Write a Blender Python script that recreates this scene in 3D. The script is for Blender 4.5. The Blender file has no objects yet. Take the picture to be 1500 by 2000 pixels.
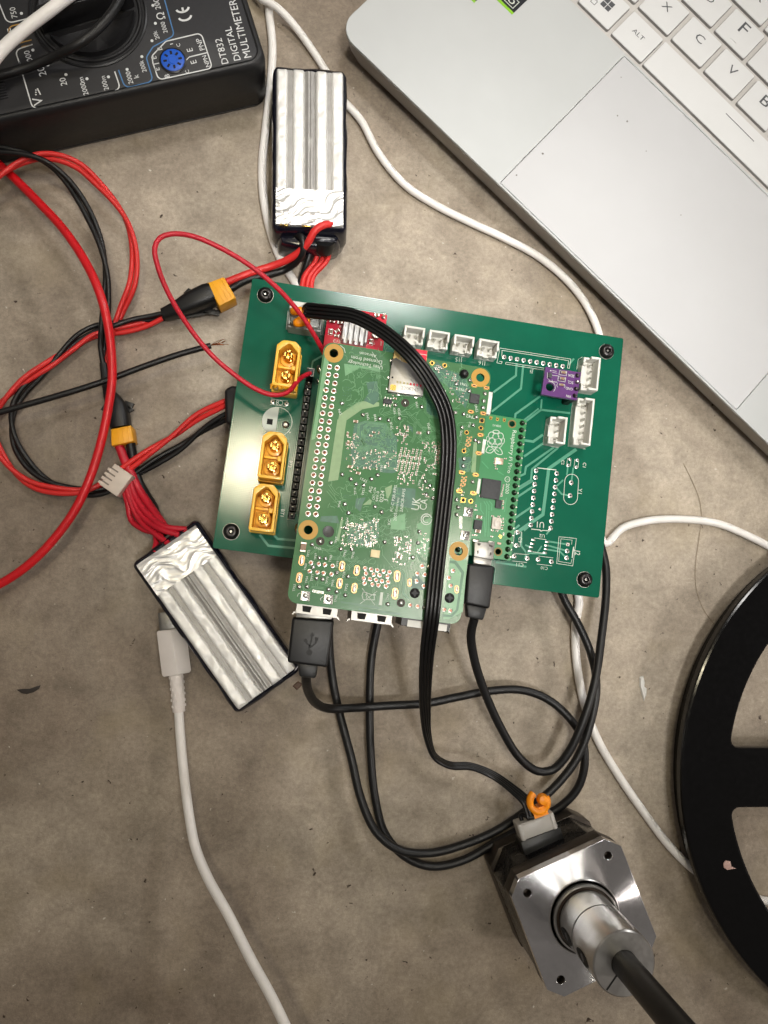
import bpy, bmesh, math, random
from mathutils import Vector, Matrix, noise
random.seed(7)
sc = bpy.context.scene
sc.unit_settings.system = 'METRIC'; sc.unit_settings.scale_length = 0.001      # one unit = one millimetre
COL = sc.collection

# ------------------------------------------------------------ camera, world, lamps
FPX, TA, TB, CAMH = 1502.0, -0.118, 0.080, 304.0
_up = Vector((-TA, -TB, -1)).normalized()
_ex = Vector((1, 0, 0)); _ex = (_ex - _up * _ex.dot(_up)).normalized()
_ey = _up.cross(_ex)
ROT = Matrix((_ex, _ey, _up))
cam_d = bpy.data.cameras.new('camera'); cam_d.sensor_fit = 'VERTICAL'; cam_d.sensor_height = 36; cam_d.sensor_width = 27
cam_d.lens = 36 * FPX / 2000; cam_d.clip_start = 1; cam_d.clip_end = 20000
cam = bpy.data.objects.new('camera', cam_d); COL.objects.link(cam); sc.camera = cam
_cr, _cu, _cb = ROT @ Vector((1, 0, 0)), ROT @ Vector((0, -1, 0)), ROT @ Vector((0, 0, -1))
cam.matrix_world = Matrix(((_cr.x, _cu.x, _cb.x, 0), (_cr.y, _cu.y, _cb.y, 0), (_cr.z, _cu.z, _cb.z, CAMH), (0, 0, 0, 1)))
cam_d.dof.use_dof = True; cam_d.dof.focus_distance = 248; cam_d.dof.aperture_fstop = .027 / .6

def U(px, py, z=0.0):
    """the point of the place at height z (mm over the floor) that the photograph shows at (px, py)"""
    r = ROT @ Vector(((px - 750) / FPX, (py - 1000) / FPX, 1))
    t = (CAMH - z) / -r.z
    return Vector((r.x * t, r.y * t, z))

w = bpy.data.worlds.new('World'); sc.world = w; w.use_nodes = True
nt = w.node_tree; bg = nt.nodes['Background']
bg.inputs['Color'].default_value = (1.0, .90, .81, 1); bg.inputs['Strength'].default_value = .08

def lamp(name, loc, target, sx, sy, power, col, spread=180):
    d = bpy.data.lights.new(name, 'AREA'); d.shape = 'RECTANGLE'; d.size = sx; d.size_y = sy
    d.energy = power; d.color = col; d.spread = math.radians(spread)
    o = bpy.data.objects.new(name, d); COL.objects.link(o); o.location = loc
    o.rotation_euler = (Vector(target) - Vector(loc)).to_track_quat('-Z', 'Y').to_euler()
    return o
# the room's ceiling lamps, seen as highlights on the boards, the foil and the motor, plus two added fill lamps
lamp('ceiling_or_fill_lamp', (-75, 178, 1030), (30, 70, 0), 88, 80, .125e6, (1, .88, .62), 70)
lamp('ceiling_or_fill_lamp', (1150, -290, 700), (90, -100, 0), 170, 170, 2.0e6, (1, .90, .83))
lamp('ceiling_or_fill_lamp', (255, 5, 1030), (60, 60, 0), 90, 90, .090e6, (1, .93, .80), 70)
lamp('ceiling_or_fill_lamp', (150, 500, 900), (105, 195, 0), 140, 140, .115e6, (1, .97, .93), 40)  # added main fill, placed so its mirror image misses the boards
lamp('ceiling_or_fill_lamp', (150, -170, 1000), (103, 112, 0), 110, 110, .112e6, (1, .975, .94), 27.5)  # added narrow-beam fill for the middle, leaves the lower left dim
lamp('ceiling_or_fill_lamp', (950, 930, 800), (100, 100, 0), 100, 100, 2.4e6, (.98, .97, .96))
lamp('ceiling_or_fill_lamp', (-560, 420, 900), (-20, 0, 0), 170, 170, .20e6, (1, .90, .78))
sc.view_settings.view_transform = 'Standard'; sc.view_settings.look = 'None'
sc.view_settings.exposure = 0.80; sc.view_settings.gamma = 1.0

# ------------------------------------------------------------ materials
def lin(c):
    return tuple(((x / 255) / 12.92 if x / 255 <= .04045 else (((x / 255) + .055) / 1.055) ** 2.4) for x in c)
def M(name, rgb, rough=.5, metal=0., var=.08, vs=.15, bump=0., bs=1.5, coat=0., spec=.5, trans=0., rvar=0.08, aniso=0., bdist=.1):
    m = bpy.data.materials.new(name); m.use_nodes = True
    n, l = m.node_tree.nodes, m.node_tree.links
    p = n['Principled BSDF']; c = lin(rgb)
    p.inputs['Roughness'].default_value = rough; p.inputs['Metallic'].default_value = metal
    p.inputs['Specular IOR Level'].default_value = spec; p.inputs['Coat Weight'].default_value = coat
    p.inputs['Coat Roughness'].default_value = .12
    p.inputs['Transmission Weight'].default_value = trans
    t = n.new('ShaderNodeTexCoord'); a = n.new('ShaderNodeTexNoise'); a.inputs['Scale'].default_value = vs
    a.inputs['Detail'].default_value = 5; a.inputs['Roughness'].default_value = .6
    l.new(t.outputs['Object'], a.inputs['Vector'])
    r = n.new('ShaderNodeValToRGB'); r.color_ramp.elements[0].position = .3; r.color_ramp.elements[1].position = .7
    r.color_ramp.elements[0].color = (*[x * (1 - var) for x in c], 1)
    r.color_ramp.elements[1].color = (*[min(1, x * (1 + var)) for x in c], 1)
    l.new(a.outputs['Fac'], r.inputs['Fac']); l.new(r.outputs['Color'], p.inputs['Base Color'])
    if rvar:
        b = n.new('ShaderNodeTexNoise'); b.inputs['Scale'].default_value = vs * 2.3; b.inputs['Detail'].default_value = 4
        l.new(t.outputs['Object'], b.inputs['Vector'])
        mr = n.new('ShaderNodeMapRange'); mr.inputs['To Min'].default_value = max(.02, rough - rvar); mr.inputs['To Max'].default_value = min(1, rough + rvar)
        l.new(b.outputs['Fac'], mr.inputs['Value']); l.new(mr.outputs['Result'], p.inputs['Roughness'])
    if bump:
        b = n.new('ShaderNodeTexNoise'); b.inputs['Scale'].default_value = bs; b.inputs['Detail'].default_value = 3
        l.new(t.outputs['Object'], b.inputs['Vector'])
        bp = n.new('ShaderNodeBump'); bp.inputs['Strength'].default_value = bump; bp.inputs['Distance'].default_value = bdist
        l.new(b.outputs['Fac'], bp.inputs['Height']); l.new(bp.outputs['Normal'], p.inputs['Normal'])
    if aniso:
        p.inputs['Anisotropic'].default_value = aniso; p.inputs['Anisotropic Rotation'].default_value = 0.25
        tg = n.new('ShaderNodeTangent'); tg.direction_type = 'RADIAL'; tg.axis = 'Z'
        l.new(tg.outputs['Tangent'], p.inputs['Tangent'])
    return m

def floor_material():
    m = bpy.data.materials.new('worn concrete'); m.use_nodes = True
    n, l = m.node_tree.nodes, m.node_tree.links; p = n['Principled BSDF']
    t = n.new('ShaderNodeTexCoord')
    def nz(scale, detail=6, rough=.6, dist=0.):
        a = n.new('ShaderNodeTexNoise'); a.inputs['Scale'].default_value = scale; a.inputs['Detail'].default_value = detail
        a.inputs['Roughness'].default_value = rough; a.inputs['Distortion'].default_value = dist
        l.new(t.outputs['Object'], a.inputs['Vector']); return a.outputs['Fac']
    def ramp(src, p0, c0, p1, c1):
        r = n.new('ShaderNodeValToRGB'); e = r.color_ramp.elements
        e[0].position = p0; e[0].color = (*c0, 1); e[1].position = p1; e[1].color = (*c1, 1)
        l.new(src, r.inputs['Fac']); return r.outputs['Color']
    def mix(mode, fac, a, b):
        x = n.new('ShaderNodeMix'); x.data_type = 'RGBA'; x.blend_type = mode
        if isinstance(fac, float): x.inputs['Factor'].default_value = fac
        else: l.new(fac, x.inputs['Factor'])
        l.new(a, x.inputs['A']); l.new(b, x.inputs['B']); return x.outputs['Result']
    big = ramp(nz(.011, 5, .55, .5), .32, lin((130, 117, 103)), .66, lin((178, 167, 151)))
    mid = ramp(nz(.075, 8, .68, .3), .28, (.70, .69, .68), .72, (1.22, 1.215, 1.21))
    fine = ramp(nz(.6, 8, .75), .34, (.79, .785, .78), .66, (1.17, 1.17, 1.17))
    grain = ramp(nz(2.6, 5, .8), .34, (.86, .86, .86), .66, (1.12, 1.12, 1.12))
    c = mix('MULTIPLY', 1.0, big, mid); c = mix('MULTIPLY', 1.0, c, fine); c = mix('MULTIPLY', 1.0, c, grain)
    pits = ramp(nz(.33, 4, .55, .4), .27, (1, 1, 1), .31, (0, 0, 0))        # small dark pits and spots of dirt
    dark = n.new('ShaderNodeRGB'); dark.outputs[0].default_value = (*lin((58, 44, 34)), 1)
    c = mix('MIX', pits, c, dark.outputs[0])
    chips = ramp(nz(.42, 3, .5, .2), .735, (0, 0, 0), .76, (1, 1, 1))       # pale chips of sand
    pale = n.new('ShaderNodeRGB'); pale.outputs[0].default_value = (*lin((205, 198, 186)), 1)
    c = mix('MIX', chips, c, pale.outputs[0])
    tint = ramp(nz(.03, 3, .5), .55, (0, 0, 0), .8, (.5, .5, .5))           # ochre stains
    och = n.new('ShaderNodeRGB'); och.outputs[0].default_value = (*lin((152, 138, 108)), 1)
    c = mix('MIX', tint, c, och.outputs[0])
    l.new(c, p.inputs['Base Color']); p.inputs['Roughness'].default_value = .58
    p.inputs['Specular IOR Level'].default_value = .35
    hs = n.new('ShaderNodeMath'); hs.operation = 'ADD'; l.new(nz(.22, 7, .7), hs.inputs[0]); l.new(nz(1.5, 4, .7), hs.inputs[1])
    b = n.new('ShaderNodeBump'); b.inputs['Strength'].default_value = .30; b.inputs['Distance'].default_value = .6
    l.new(hs.outputs[0], b.inputs['Height']); l.new(b.outputs['Normal'], p.inputs['Normal'])
    return m

def mask_material(name, rgb, rgb2, rough, weave, pitch, ang):
    """solder mask over a woven glass board: the weave shows as relief"""
    m = M(name, rgb, rough, var=.10, vs=.06, spec=.5, rvar=.03)
    n, l = m.node_tree.nodes, m.node_tree.links; p = n['Principled BSDF']
    t = n.new('ShaderNodeTexCoord'); mp = n.new('ShaderNodeMapping'); mp.inputs['Rotation'].default_value = (0, 0, -ang)
    l.new(t.outputs['Object'], mp.inputs['Vector'])
    hs = []
    for d in 'XY':
        wv = n.new('ShaderNodeTexWave'); wv.wave_type = 'BANDS'; wv.bands_direction = d
        wv.inputs['Scale'].default_value = .314 / pitch; wv.inputs['Distortion'].default_value = .6; wv.inputs['Detail Scale'].default_value = .4
        l.new(mp.outputs['Vector'], wv.inputs['Vector']); hs.append(wv.outputs['Fac'])
    ad = n.new('ShaderNodeMath'); ad.operation = 'ADD'; l.new(hs[0], ad.inputs[0]); l.new(hs[1], ad.inputs[1])
    b = n.new('ShaderNodeBump'); b.inputs['Strength'].default_value = weave; b.inputs['Distance'].default_value = .02
    l.new(ad.outputs[0], b.inputs['Height']); l.new(b.outputs['Normal'], p.inputs['Normal'])
    return m

def turned_material(name):
    """aluminium faced on a lathe: fine concentric grooves, which spread every lamp into radial fans"""
    m = M(name, (222, 222, 224), .125, 1.0, var=.05, vs=.4, rvar=.03)
    n, l = m.node_tree.nodes, m.node_tree.links; p = n['Principled BSDF']; t = n.new('ShaderNodeTexCoord')
    wv = n.new('ShaderNodeTexWave'); wv.wave_type = 'RINGS'; wv.rings_direction = 'Z'; wv.inputs['Scale'].default_value = 1.3
    wv.inputs['Distortion'].default_value = .5; wv.inputs['Detail'].default_value = 1; wv.inputs['Detail Scale'].default_value = .3
    l.new(t.outputs['Object'], wv.inputs['Vector'])
    b = n.new('ShaderNodeBump'); b.inputs['Strength'].default_value = 1.0; b.inputs['Distance'].default_value = .026
    l.new(wv.outputs['Fac'], b.inputs['Height']); l.new(b.outputs['Normal'], p.inputs['Normal'])
    return m

# ------------------------------------------------------------ mesh builder
class MB:
    def __init__(s): s.v = []; s.f = []; s.mi = []; s.cur = 0
    def V(s, p): s.v.append((p[0], p[1], p[2])); return len(s.v) - 1
    def F(s, idx): s.f.append(tuple(idx)); s.mi.append(s.cur)
    def poly(s, pts, z0, z1, top=None):
        n = len(pts); top = top or pts
        a = [s.V((p[0], p[1], z0)) for p in pts]; b = [s.V((p[0], p[1], z1)) for p in top]
        area = sum(pts[i][0] * pts[(i + 1) % n][1] - pts[(i + 1) % n][0] * pts[i][1] for i in range(n))
        if area < 0: a.reverse(); b.reverse()
        s.F(a[::-1]); s.F(b)
        for i in range(n):
            j = (i + 1) % n; s.F((a[i], a[j], b[j], b[i]))
    def obox(s, c, ux, sx, sy, z0, z1, tsx=None, tsy=None):
        ux = Vector((ux[0], ux[1])).normalized(); uy = Vector((-ux.y, ux.x)); c = Vector((c[0], c[1]))
        q = lambda a, b: [c + ux * (i * a / 2) + uy * (j * b / 2) for i, j in ((-1, -1), (1, -1), (1, 1), (-1, 1))]
        s.poly(q(sx, sy), z0, z1, q(sx if tsx is None else tsx, sy if tsy is None else tsy))
    def cyl(s, c, r0, z0, z1, n=24, r1=None, cap0=True, cap1=True):
        r1 = r0 if r1 is None else r1
        a = [s.V((c[0] + r0 * math.cos(6.283185 * i / n), c[1] + r0 * math.sin(6.283185 * i / n), z0)) for i in range(n)]
        b = [s.V((c[0] + r1 * math.cos(6.283185 * i / n), c[1] + r1 * math.sin(6.283185 * i / n), z1)) for i in range(n)]
        for i in range(n):
            j = (i + 1) % n; s.F((a[i], a[j], b[j], b[i]))
        if cap0: s.F(a[::-1])
        if cap1: s.F(b)
    def lathe(s, c, prof, n=32, close=False):
        rings = [[s.V((c[0] + r * math.cos(6.283185 * i / n), c[1] + r * math.sin(6.283185 * i / n), z)) for i in range(n)] for r, z in prof]
        for k in range(len(rings) - (0 if close else 1)):
            a, b = rings[k], rings[(k + 1) % len(rings)]
            for i in range(n):
                j = (i + 1) % n; s.F((a[i], a[j], b[j], b[i]))
        if not close:
            if prof[0][0] > 1e-6: s.F(rings[0][::-1])
            s.F(rings[-1])
    def strip(s, pts, w, z, th=.05, closed=False):
        pts = [Vector((p[0], p[1])) for p in pts]; n = len(pts); L = []; Rr = []
        for i in range(n):
            d0 = (pts[i] - pts[i - 1]) if (i > 0 or closed) else None
            d1 = (pts[(i + 1) % n] - pts[i]) if (i < n - 1 or closed) else None
            d0 = d0 or d1; d1 = d1 or d0
            d0 = d0.normalized(); d1 = d1.normalized(); t = (d0 + d1)
            t = t.normalized() if t.length > .05 else d1
            nn = Vector((-t.y, t.x)); k = 1 / max(.45, abs(nn.dot(Vector((-d0.y, d0.x)))))
            L.append(pts[i] + nn * (w / 2 * k)); Rr.append(pts[i] - nn * (w / 2 * k))
        lt = [s.V((p.x, p.y, z + th)) for p in L]; rt = [s.V((p.x, p.y, z + th)) for p in Rr]
        lb = [s.V((p.x, p.y, z)) for p in L]; rb = [s.V((p.x, p.y, z)) for p in Rr]
        for i in range(n if closed else n - 1):
            j = (i + 1) % n
            s.F((rt[i], rt[j], lt[j], lt[i])); s.F((lt[i], lt[j], lb[j], lb[i])); s.F((rb[i], rb[j], rt[j], rt[i]))
        if not closed:
            s.F((lt[0], lb[0], rb[0], rt[0])); s.F((rt[-1], rb[-1], lb[-1], lt[-1]))
    def tube(s, pts, r, n=12, caps=True):
        pts = [Vector(p) for p in pts]; rr = r if isinstance(r, (list, tuple)) else [r] * len(pts)
        N = len(pts); t0 = (pts[1] - pts[0]).normalized()
        ref = Vector((0, 0, 1)) if abs(t0.z) < .9 else Vector((1, 0, 0)); rings = []
        side = t0.cross(ref).normalized()
        for i in range(N):
            t = (pts[min(i + 1, N - 1)] - pts[max(i - 1, 0)])
            if t.length < 1e-9: t = t0.copy()
            t.normalize(); side = (side - t * side.dot(t)).normalized(); up = side.cross(t)
            rings.append([s.V(pts[i] + (side * math.cos(6.283185 * k / n) + up * math.sin(6.283185 * k / n)) * rr[i]) for k in range(n)])
        for i in range(N - 1):
            a, b = rings[i], rings[i + 1]
            for k in range(n):
                j = (k + 1) % n; s.F((a[k], b[k], b[j], a[j]))
        if caps: s.F(rings[0]); s.F(rings[-1][::-1])
    def loft(s, rings, cap=True):
        R_ = [[s.V(p) for p in r] for r in rings]
        for a, b in zip(R_, R_[1:]):
            for i in range(len(a)):
                j = (i + 1) % len(a); s.F((a[i], a[j], b[j], b[i]))
        if cap: s.F(R_[0][::-1]); s.F(R_[-1])
    def add(s, verts, faces, xf=None):
        o = len(s.v)
        for p in verts: s.V(xf @ Vector(p) if xf else p)
        for f in faces: s.F([i + o for i in f])
    def mesh(s, name, mats, bevel=0., seg=2, ang=35, sharp=38, weld=True):
        me = bpy.data.meshes.new(name); me.from_pydata(s.v, [], s.f)
        for m in (mats if isinstance(mats, (list, tuple)) else [mats]): me.materials.append(m)
        for p, i in zip(me.polygons, s.mi): p.material_index = i
        bm = bmesh.new(); bm.from_mesh(me)
        if weld: bmesh.ops.remove_doubles(bm, verts=bm.verts, dist=1e-4)
        bmesh.ops.recalc_face_normals(bm, faces=bm.faces)
        if bevel:
            es = [e for e in bm.edges if len(e.link_faces) == 2 and e.calc_face_angle(0) > math.radians(ang)]
            bmesh.ops.bevel(bm, geom=es, offset=bevel, segments=seg, affect='EDGES', profile=.5, clamp_overlap=True)
        bm.to_mesh(me); bm.free()
        me.polygons.foreach_set('use_smooth', [True] * len(me.polygons)); me.set_sharp_from_angle(angle=math.radians(sharp))
        return me

WL = {}
def thing(name, loc, label, cat, group=None):
    o = bpy.data.objects.new(name, None); COL.objects.link(o); o.location = loc; o.empty_display_size = 5
    o['label'] = label; o['category'] = cat
    if group: o['group'] = group
    WL[o.name] = Vector(loc); return o
def tag(o, label, cat, group=None):
    o['label'] = label; o['category'] = cat
    if group: o['group'] = group
    return o
def put(name, me, parent=None, kind=None, label=None):
    """link a mesh whose vertices are in place coordinates"""
    o = bpy.data.objects.new(name, me); COL.objects.link(o)
    if parent:
        o.parent = parent; off = WL[parent.name]
        me.transform(Matrix.Rotation(-parent.rotation_euler.z, 4, 'Z') @ Matrix.Translation(-off)); WL[o.name] = off.copy()
    else:
        c = sum((Vector(v.co) for v in me.vertices), Vector()) / max(1, len(me.vertices)); zz = min(v.co.z for v in me.vertices)
        c.z = zz; me.transform(Matrix.Translation(-c)); o.location = c; WL[o.name] = c
    if kind: o['kind'] = kind
    if label: o['label'] = label
    return o
def inst(name, me, parent, pos, rot=0., scale=None):
    """link a shared mesh (modelled round its own origin) at pos"""
    o = bpy.data.objects.new(name, me); COL.objects.link(o); pos = Vector(pos)
    if parent: o.parent = parent; o.location = pos - WL[parent.name]
    else: o.location = pos
    o.rotation_euler = (0, 0, rot)
    if scale: o.scale = scale
    WL[o.name] = pos; return o

def new_from(cu):
    o = bpy.data.objects.new('tmp', cu); COL.objects.link(o)
    dg = bpy.context.evaluated_depsgraph_get(); me = bpy.data.meshes.new_from_object(o.evaluated_get(dg))
    bpy.data.objects.remove(o); return me
def plate(outs, z0, z1, mats, bev=0., sharp=17):
    """flat plate with holes: the first outline is the edge, the others are openings"""
    cu = bpy.data.curves.new('plate', 'CURVE'); cu.dimensions = '2D'; cu.fill_mode = 'BOTH'
    for pts in outs:
        sp = cu.splines.new('POLY'); sp.points.add(len(pts) - 1)
        for q, p in zip(sp.points, pts): q.co = (p[0], p[1], 0, 1)
        sp.use_cyclic_u = True
    cu.extrude = (z1 - z0) / 2 - bev; cu.bevel_depth = bev; cu.bevel_resolution = 1; cu.offset = -bev
    me = new_from(cu); me.transform(Matrix.Translation((0, 0, (z0 + z1) / 2)))
    me.materials.clear()
    for m in (mats if isinstance(mats, (list, tuple)) else [mats]): me.materials.append(m)
    bm = bmesh.new(); bm.from_mesh(me); bmesh.ops.remove_doubles(bm, verts=bm.verts, dist=1e-4)
    bmesh.ops.recalc_face_normals(bm, faces=bm.faces); bm.to_mesh(me); bm.free()
    me.polygons.foreach_set('use_smooth', [True] * len(me.polygons)); me.set_sharp_from_angle(angle=math.radians(sharp))
    return me
_tx = {}
def text_geo(sx):
    if sx not in _tx:
        cu = bpy.data.curves.new('text', 'FONT'); cu.body = sx; cu.resolution_u = 2; cu.extrude = 0
        me = new_from(cu)
        vs = [tuple(v.co) for v in me.vertices]; fs = [tuple(p.vertices) for p in me.polygons]
        x0 = min(v[0] for v in vs); x1 = max(v[0] for v in vs)
        _tx[sx] = ([(v[0] - x0, v[1], 0) for v in vs], fs, x1 - x0)
    return _tx[sx]
def text(mb, sx, p0, p1, hs=1., th=.0):
    """letters whose base line runs from p0 to p1"""
    vs, fs, wd = text_geo(sx); p0 = Vector(p0); p1 = Vector(p1); d = p1 - p0; k = d.length / wd; ux = d.normalized()
    uy = Vector((0, 0, 1)).cross(ux).normalized()
    o = len(mb.v)
    for v in vs: mb.V(p0 + ux * (v[0] * k) + uy * (v[1] * k * hs))
    for f in fs: mb.F([i + o for i in f])

def cr(ctrl, step=2.):
    """smooth curve through the control tuples (x, y, z, ...extra)"""
    P = [list(c) for c in ctrl]; P = [[2 * a - b for a, b in zip(P[0], P[1])]] + P + [[2 * a - b for a, b in zip(P[-1], P[-2])]]
    out = []
    for i in range(1, len(P) - 2):
        p0, p1, p2, p3 = P[i - 1:i + 3]
        d = math.dist(p1[:3], p2[:3]); n = max(2, int(d / step))
        # centripetal parametrisation keeps loops round
        t01 = max(1e-3, math.dist(p0[:3], p1[:3])) ** .5; t12 = max(1e-3, d) ** .5; t23 = max(1e-3, math.dist(p2[:3], p3[:3])) ** .5
        for k in range(n):
            t = t01 + t12 * k / n; r = []
            for a, b, c, e in zip(p0, p1, p2, p3):
                A1 = a + (b - a) * t / t01; A2 = b + (c - b) * (t - t01) / t12; A3 = c + (e - c) * (t - t01 - t12) / t23
                B1 = A1 + (A2 - A1) * t / (t01 + t12); B2 = A2 + (A3 - A2) * (t - t01) / (t12 + t23)
                r.append(B1 + (B2 - B1) * (t - t01) / t12)
            out.append(r)
    out.append(P[-2]); return out
def path(pp, step=2.):
    """pp: (px, py, z, extra...) of the photograph -> smooth points of the place"""
    ctrl = []
    for q in pp:
        u = U(q[0], q[1], q[2]); ctrl.append((u.x, u.y, u.z) + tuple(q[3:]))
    return cr(ctrl, step)
def rounded(pts, r, n=5):
    out = []; N = len(pts); rs = r if isinstance(r, (list, tuple)) else [r] * N
    for i in range(N):
        p = Vector(pts[i][:2]); a = Vector(pts[i - 1][:2]); b = Vector(pts[(i + 1) % N][:2])
        da = (a - p).normalized(); db = (b - p).normalized()
        if rs[i] <= 0: out.append(p); continue
        half = math.acos(max(-1, min(1, da.dot(db)))) / 2; dd = min(rs[i] / math.tan(half), (a - p).length * .49, (b - p).length * .49)
        rr = dd * math.tan(half); c = p + (da + db).normalized() * (rr / math.sin(half))
        s = p + da * dd - c; e = p + db * dd - c
        a0 = math.atan2(s.y, s.x); a1 = math.atan2(e.y, e.x); dl = (a1 - a0 + math.pi) % (2 * math.pi) - math.pi
        for k in range(n + 1):
            t = a0 + dl * k / n; out.append(c + Vector((math.cos(t), math.sin(t))) * rr)
    return out
def circle(c, r, n=24): return [(c[0] + r * math.cos(6.283185 * i / n), c[1] + r * math.sin(6.283185 * i / n)) for i in range(n)]
def crop(ox, oy, s): return lambda x, y: (ox + x / s, oy + y / s)
def twisted(mb, pts, r, pitch, ph0=0., n=10, spread=1.0):
    """two wires laid round each other along pts, returned as two builders"""
    L = 0; prev = None
    o = [[], []]
    for i, q in enumerate(pts):
        p = Vector(q[:3]); nx = Vector(pts[min(i + 1, len(pts) - 1)][:3]) - Vector(pts[max(0, i - 1)][:3]); nx.normalize()
        sd = nx.cross(Vector((0, 0, 1))); sd = sd.normalized() if sd.length > .05 else Vector((1, 0, 0)); up = sd.cross(nx)
        if prev is not None: L += (p - prev).length
        prev = p; a = ph0 + 6.283185 * L / pitch
        for k in (0, 1):
            o[k].append(p + (sd * math.cos(a + k * math.pi) * spread + up * math.sin(a + k * math.pi)) * r)
    for k in (0, 1): mb[k].tube(o[k], r, n)

# ------------------------------------------------------------ materials of the place
m_floor = floor_material()
ZB = 31.6                                  # top face of the large carrier board
P00, P10, P11, P01 = U(493, 543, ZB), U(1218, 661, ZB), U(1170, 1168, ZB), U(415, 1070, ZB)
BX = ((P10 - P00) + (P11 - P01)).normalized(); BY = Vector((-BX.y, BX.x, 0)); BANG = math.atan2(BX.y, BX.x)
m_mask = mask_material('green solder mask', (15, 90, 68), None, .12, .16, .62, BANG)
m_trace = M('copper under mask', (66, 142, 114), .36, var=.06)
m_silk = M('white print', (204, 212, 200), .7, var=.05)
m_fr4 = M('board edge', (120, 140, 96), .7)
m_tin = M('tinned pad', (186, 184, 178), .28, 1.0, var=.10, vs=1.5, bump=.4, bs=3)
m_hole = M('hole', (14, 13, 12), .8)
m_black = M('black plastic', (14, 14, 15), .42, var=.15, bump=.15, bs=4, bdist=.03)
m_blackm = M('matt black rubber', (11, 11, 12), .46, var=.2, vs=.4, bump=.12, bs=2, bdist=.05)
m_screw = M('blackened steel', (62, 60, 60), .33, .9, var=.2, vs=1)
m_steel = M('nickel shell', (150, 148, 143), .42, 1.0, var=.10, vs=.6, bump=.25, bs=2)
m_alu = turned_material('turned aluminium')
m_alu2 = M('machined aluminium', (186, 184, 180), .32, 1.0, var=.05, vs=.3, aniso=.45)
m_gold = M('gold plate', (222, 182, 98), .24, 1.0, var=.10, vs=1.2)
m_yellow = M('amber nylon', (252, 194, 64), .40, var=.07, coat=.15)
m_yellow2 = M('yellow nylon', (236, 166, 24), .45, var=.08)
m_orange = M('orange nylon', (245, 146, 8), .42, var=.05)
m_white = M('white nylon', (216, 215, 208), .48, var=.04)
m_whitec = M('white cable jacket', (238, 235, 231), .45, var=.05, vs=.08)
m_red = M('red silicone', (205, 14, 26), .42, var=.08, vs=.1, coat=.12)
m_red2 = M('red wire jacket', (212, 44, 42), .45, var=.08, vs=.1)
m_red3 = M('dark red wire jacket', (188, 22, 42), .48, var=.08, vs=.1)
m_sink = M('pale aluminium fins', (214, 213, 210), .42, .45, var=.05)
m_copper = M('bare copper strands', (190, 120, 70), .35, 1.0)

def slab(name, pts, z, parent, mat, th=.03):
    mb = MB(); mb.poly([Vector(p[:2]) for p in pts], z, z + th); return put(name, mb.mesh(name, mat), parent)

# ------------------------------------------------------------ the floor
mb = MB(); mb.obox((0, 0), (1, 0), 3000, 3000, -60, 0)
fl = put('floor', mb.mesh('floor', m_floor), kind='structure')

# ------------------------------------------------------------ the carrier board
car = thing('carrier_board', U(820, 860, 0), 'large dark green circuit board on black standoffs, carrying the smaller boards and yellow sockets', 'circuit board')
put('board', plate([rounded([P00, P10, P11, P01], .8)], ZB - 1.6, ZB, m_mask, .05), car)
c1 = crop(860, 600, 3.3333); c5 = crop(400, 520, 3.448); c3 = crop(480, 640, 9.375); c4 = crop(470, 820, 7.69); c5b = crop(540, 570, 6.25); c6 = crop(540, 640, 3.3333); cj = crop(770, 610, 6.522); cr4 = crop(1040, 680, 9.094)
def B(p, z=ZB): return U(p[0], p[1], z)
mb = MB()
for wd, pts in (
    (.75, [(497, 365), (492, 445), (345, 555)]), (.75, [(540, 375), (525, 530), (335, 680)]), (.75, [(650, 580), (490, 695), (485, 728)]),
    (.75, [(845, 690), (655, 668), (555, 745)]), (.6, [(655, 668), (660, 600)]), (.9, [(540, 866), (605, 875), (668, 830)]), (.75, [(545, 972), (695, 868)]),
    (.75, [(512, 1102), (550, 1085), (557, 1040), (740, 912)]), (.75, [(512, 1172), (590, 1125), (597, 1055), (766, 915)]),
    (1.2, [(885, 925), (706, 1050), (668, 1350), (485, 1475)]), (.75, [(508, 1187), (605, 1128)]), (.75, [(498, 1238), (612, 1162)]),
    (.75, [(488, 1372), (600, 1296)]), (.75, [(470, 1455), (515, 1418)]), (.6, [(830, 1040), (824, 1095)]), (.6, [(866, 1045), (854, 1130)]),
    (.6, [(752, 1172), (790, 1217), (840, 1226)]), (.6, [(750, 1172), (800, 1125)]), (.6, [(700, 1524), (830, 1545)]), (.6, [(696, 1550), (825, 1587)]),
    (.6, [(690, 1576), (780, 1592), (818, 1630)]), (.6, [(528, 1470), (528, 1555), (560, 1600), (550, 1640)]), (.6, [(556, 1600), (692, 1606)]),
    (.6, [(545, 1455), (600, 1405)]), (.7, [(870, 335), (835, 375)]), (.6, [(720, 1440), (690, 1480)]), (.6, [(553, 1548), (585, 1562)]), (.5, [(630, 1600), (660, 1555)]),
    (.6, [(545, 735), (640, 660)]), (.7, [(360, 1660), (560, 1690)])):
    mb = MB(); mb.strip([B(c1(*p)) for p in pts], wd, ZB, .035); put('copper_trace', mb.mesh('trace', m_trace), car)
for wd, pts in ((.6, [(800, 598), (727, 640), (718, 692)]), (.8, [(370, 1808), (428, 1882), (640, 1902)]), (.8, [(448, 1790), (490, 1836), (650, 1850)]), (.5, [(620, 1860), (640, 1920)])):
    mb = MB(); mb.strip([B(c5(*p)) for p in pts], wd, ZB, .035); put('copper_trace', mb.mesh('trace', m_trace), car)

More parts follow.
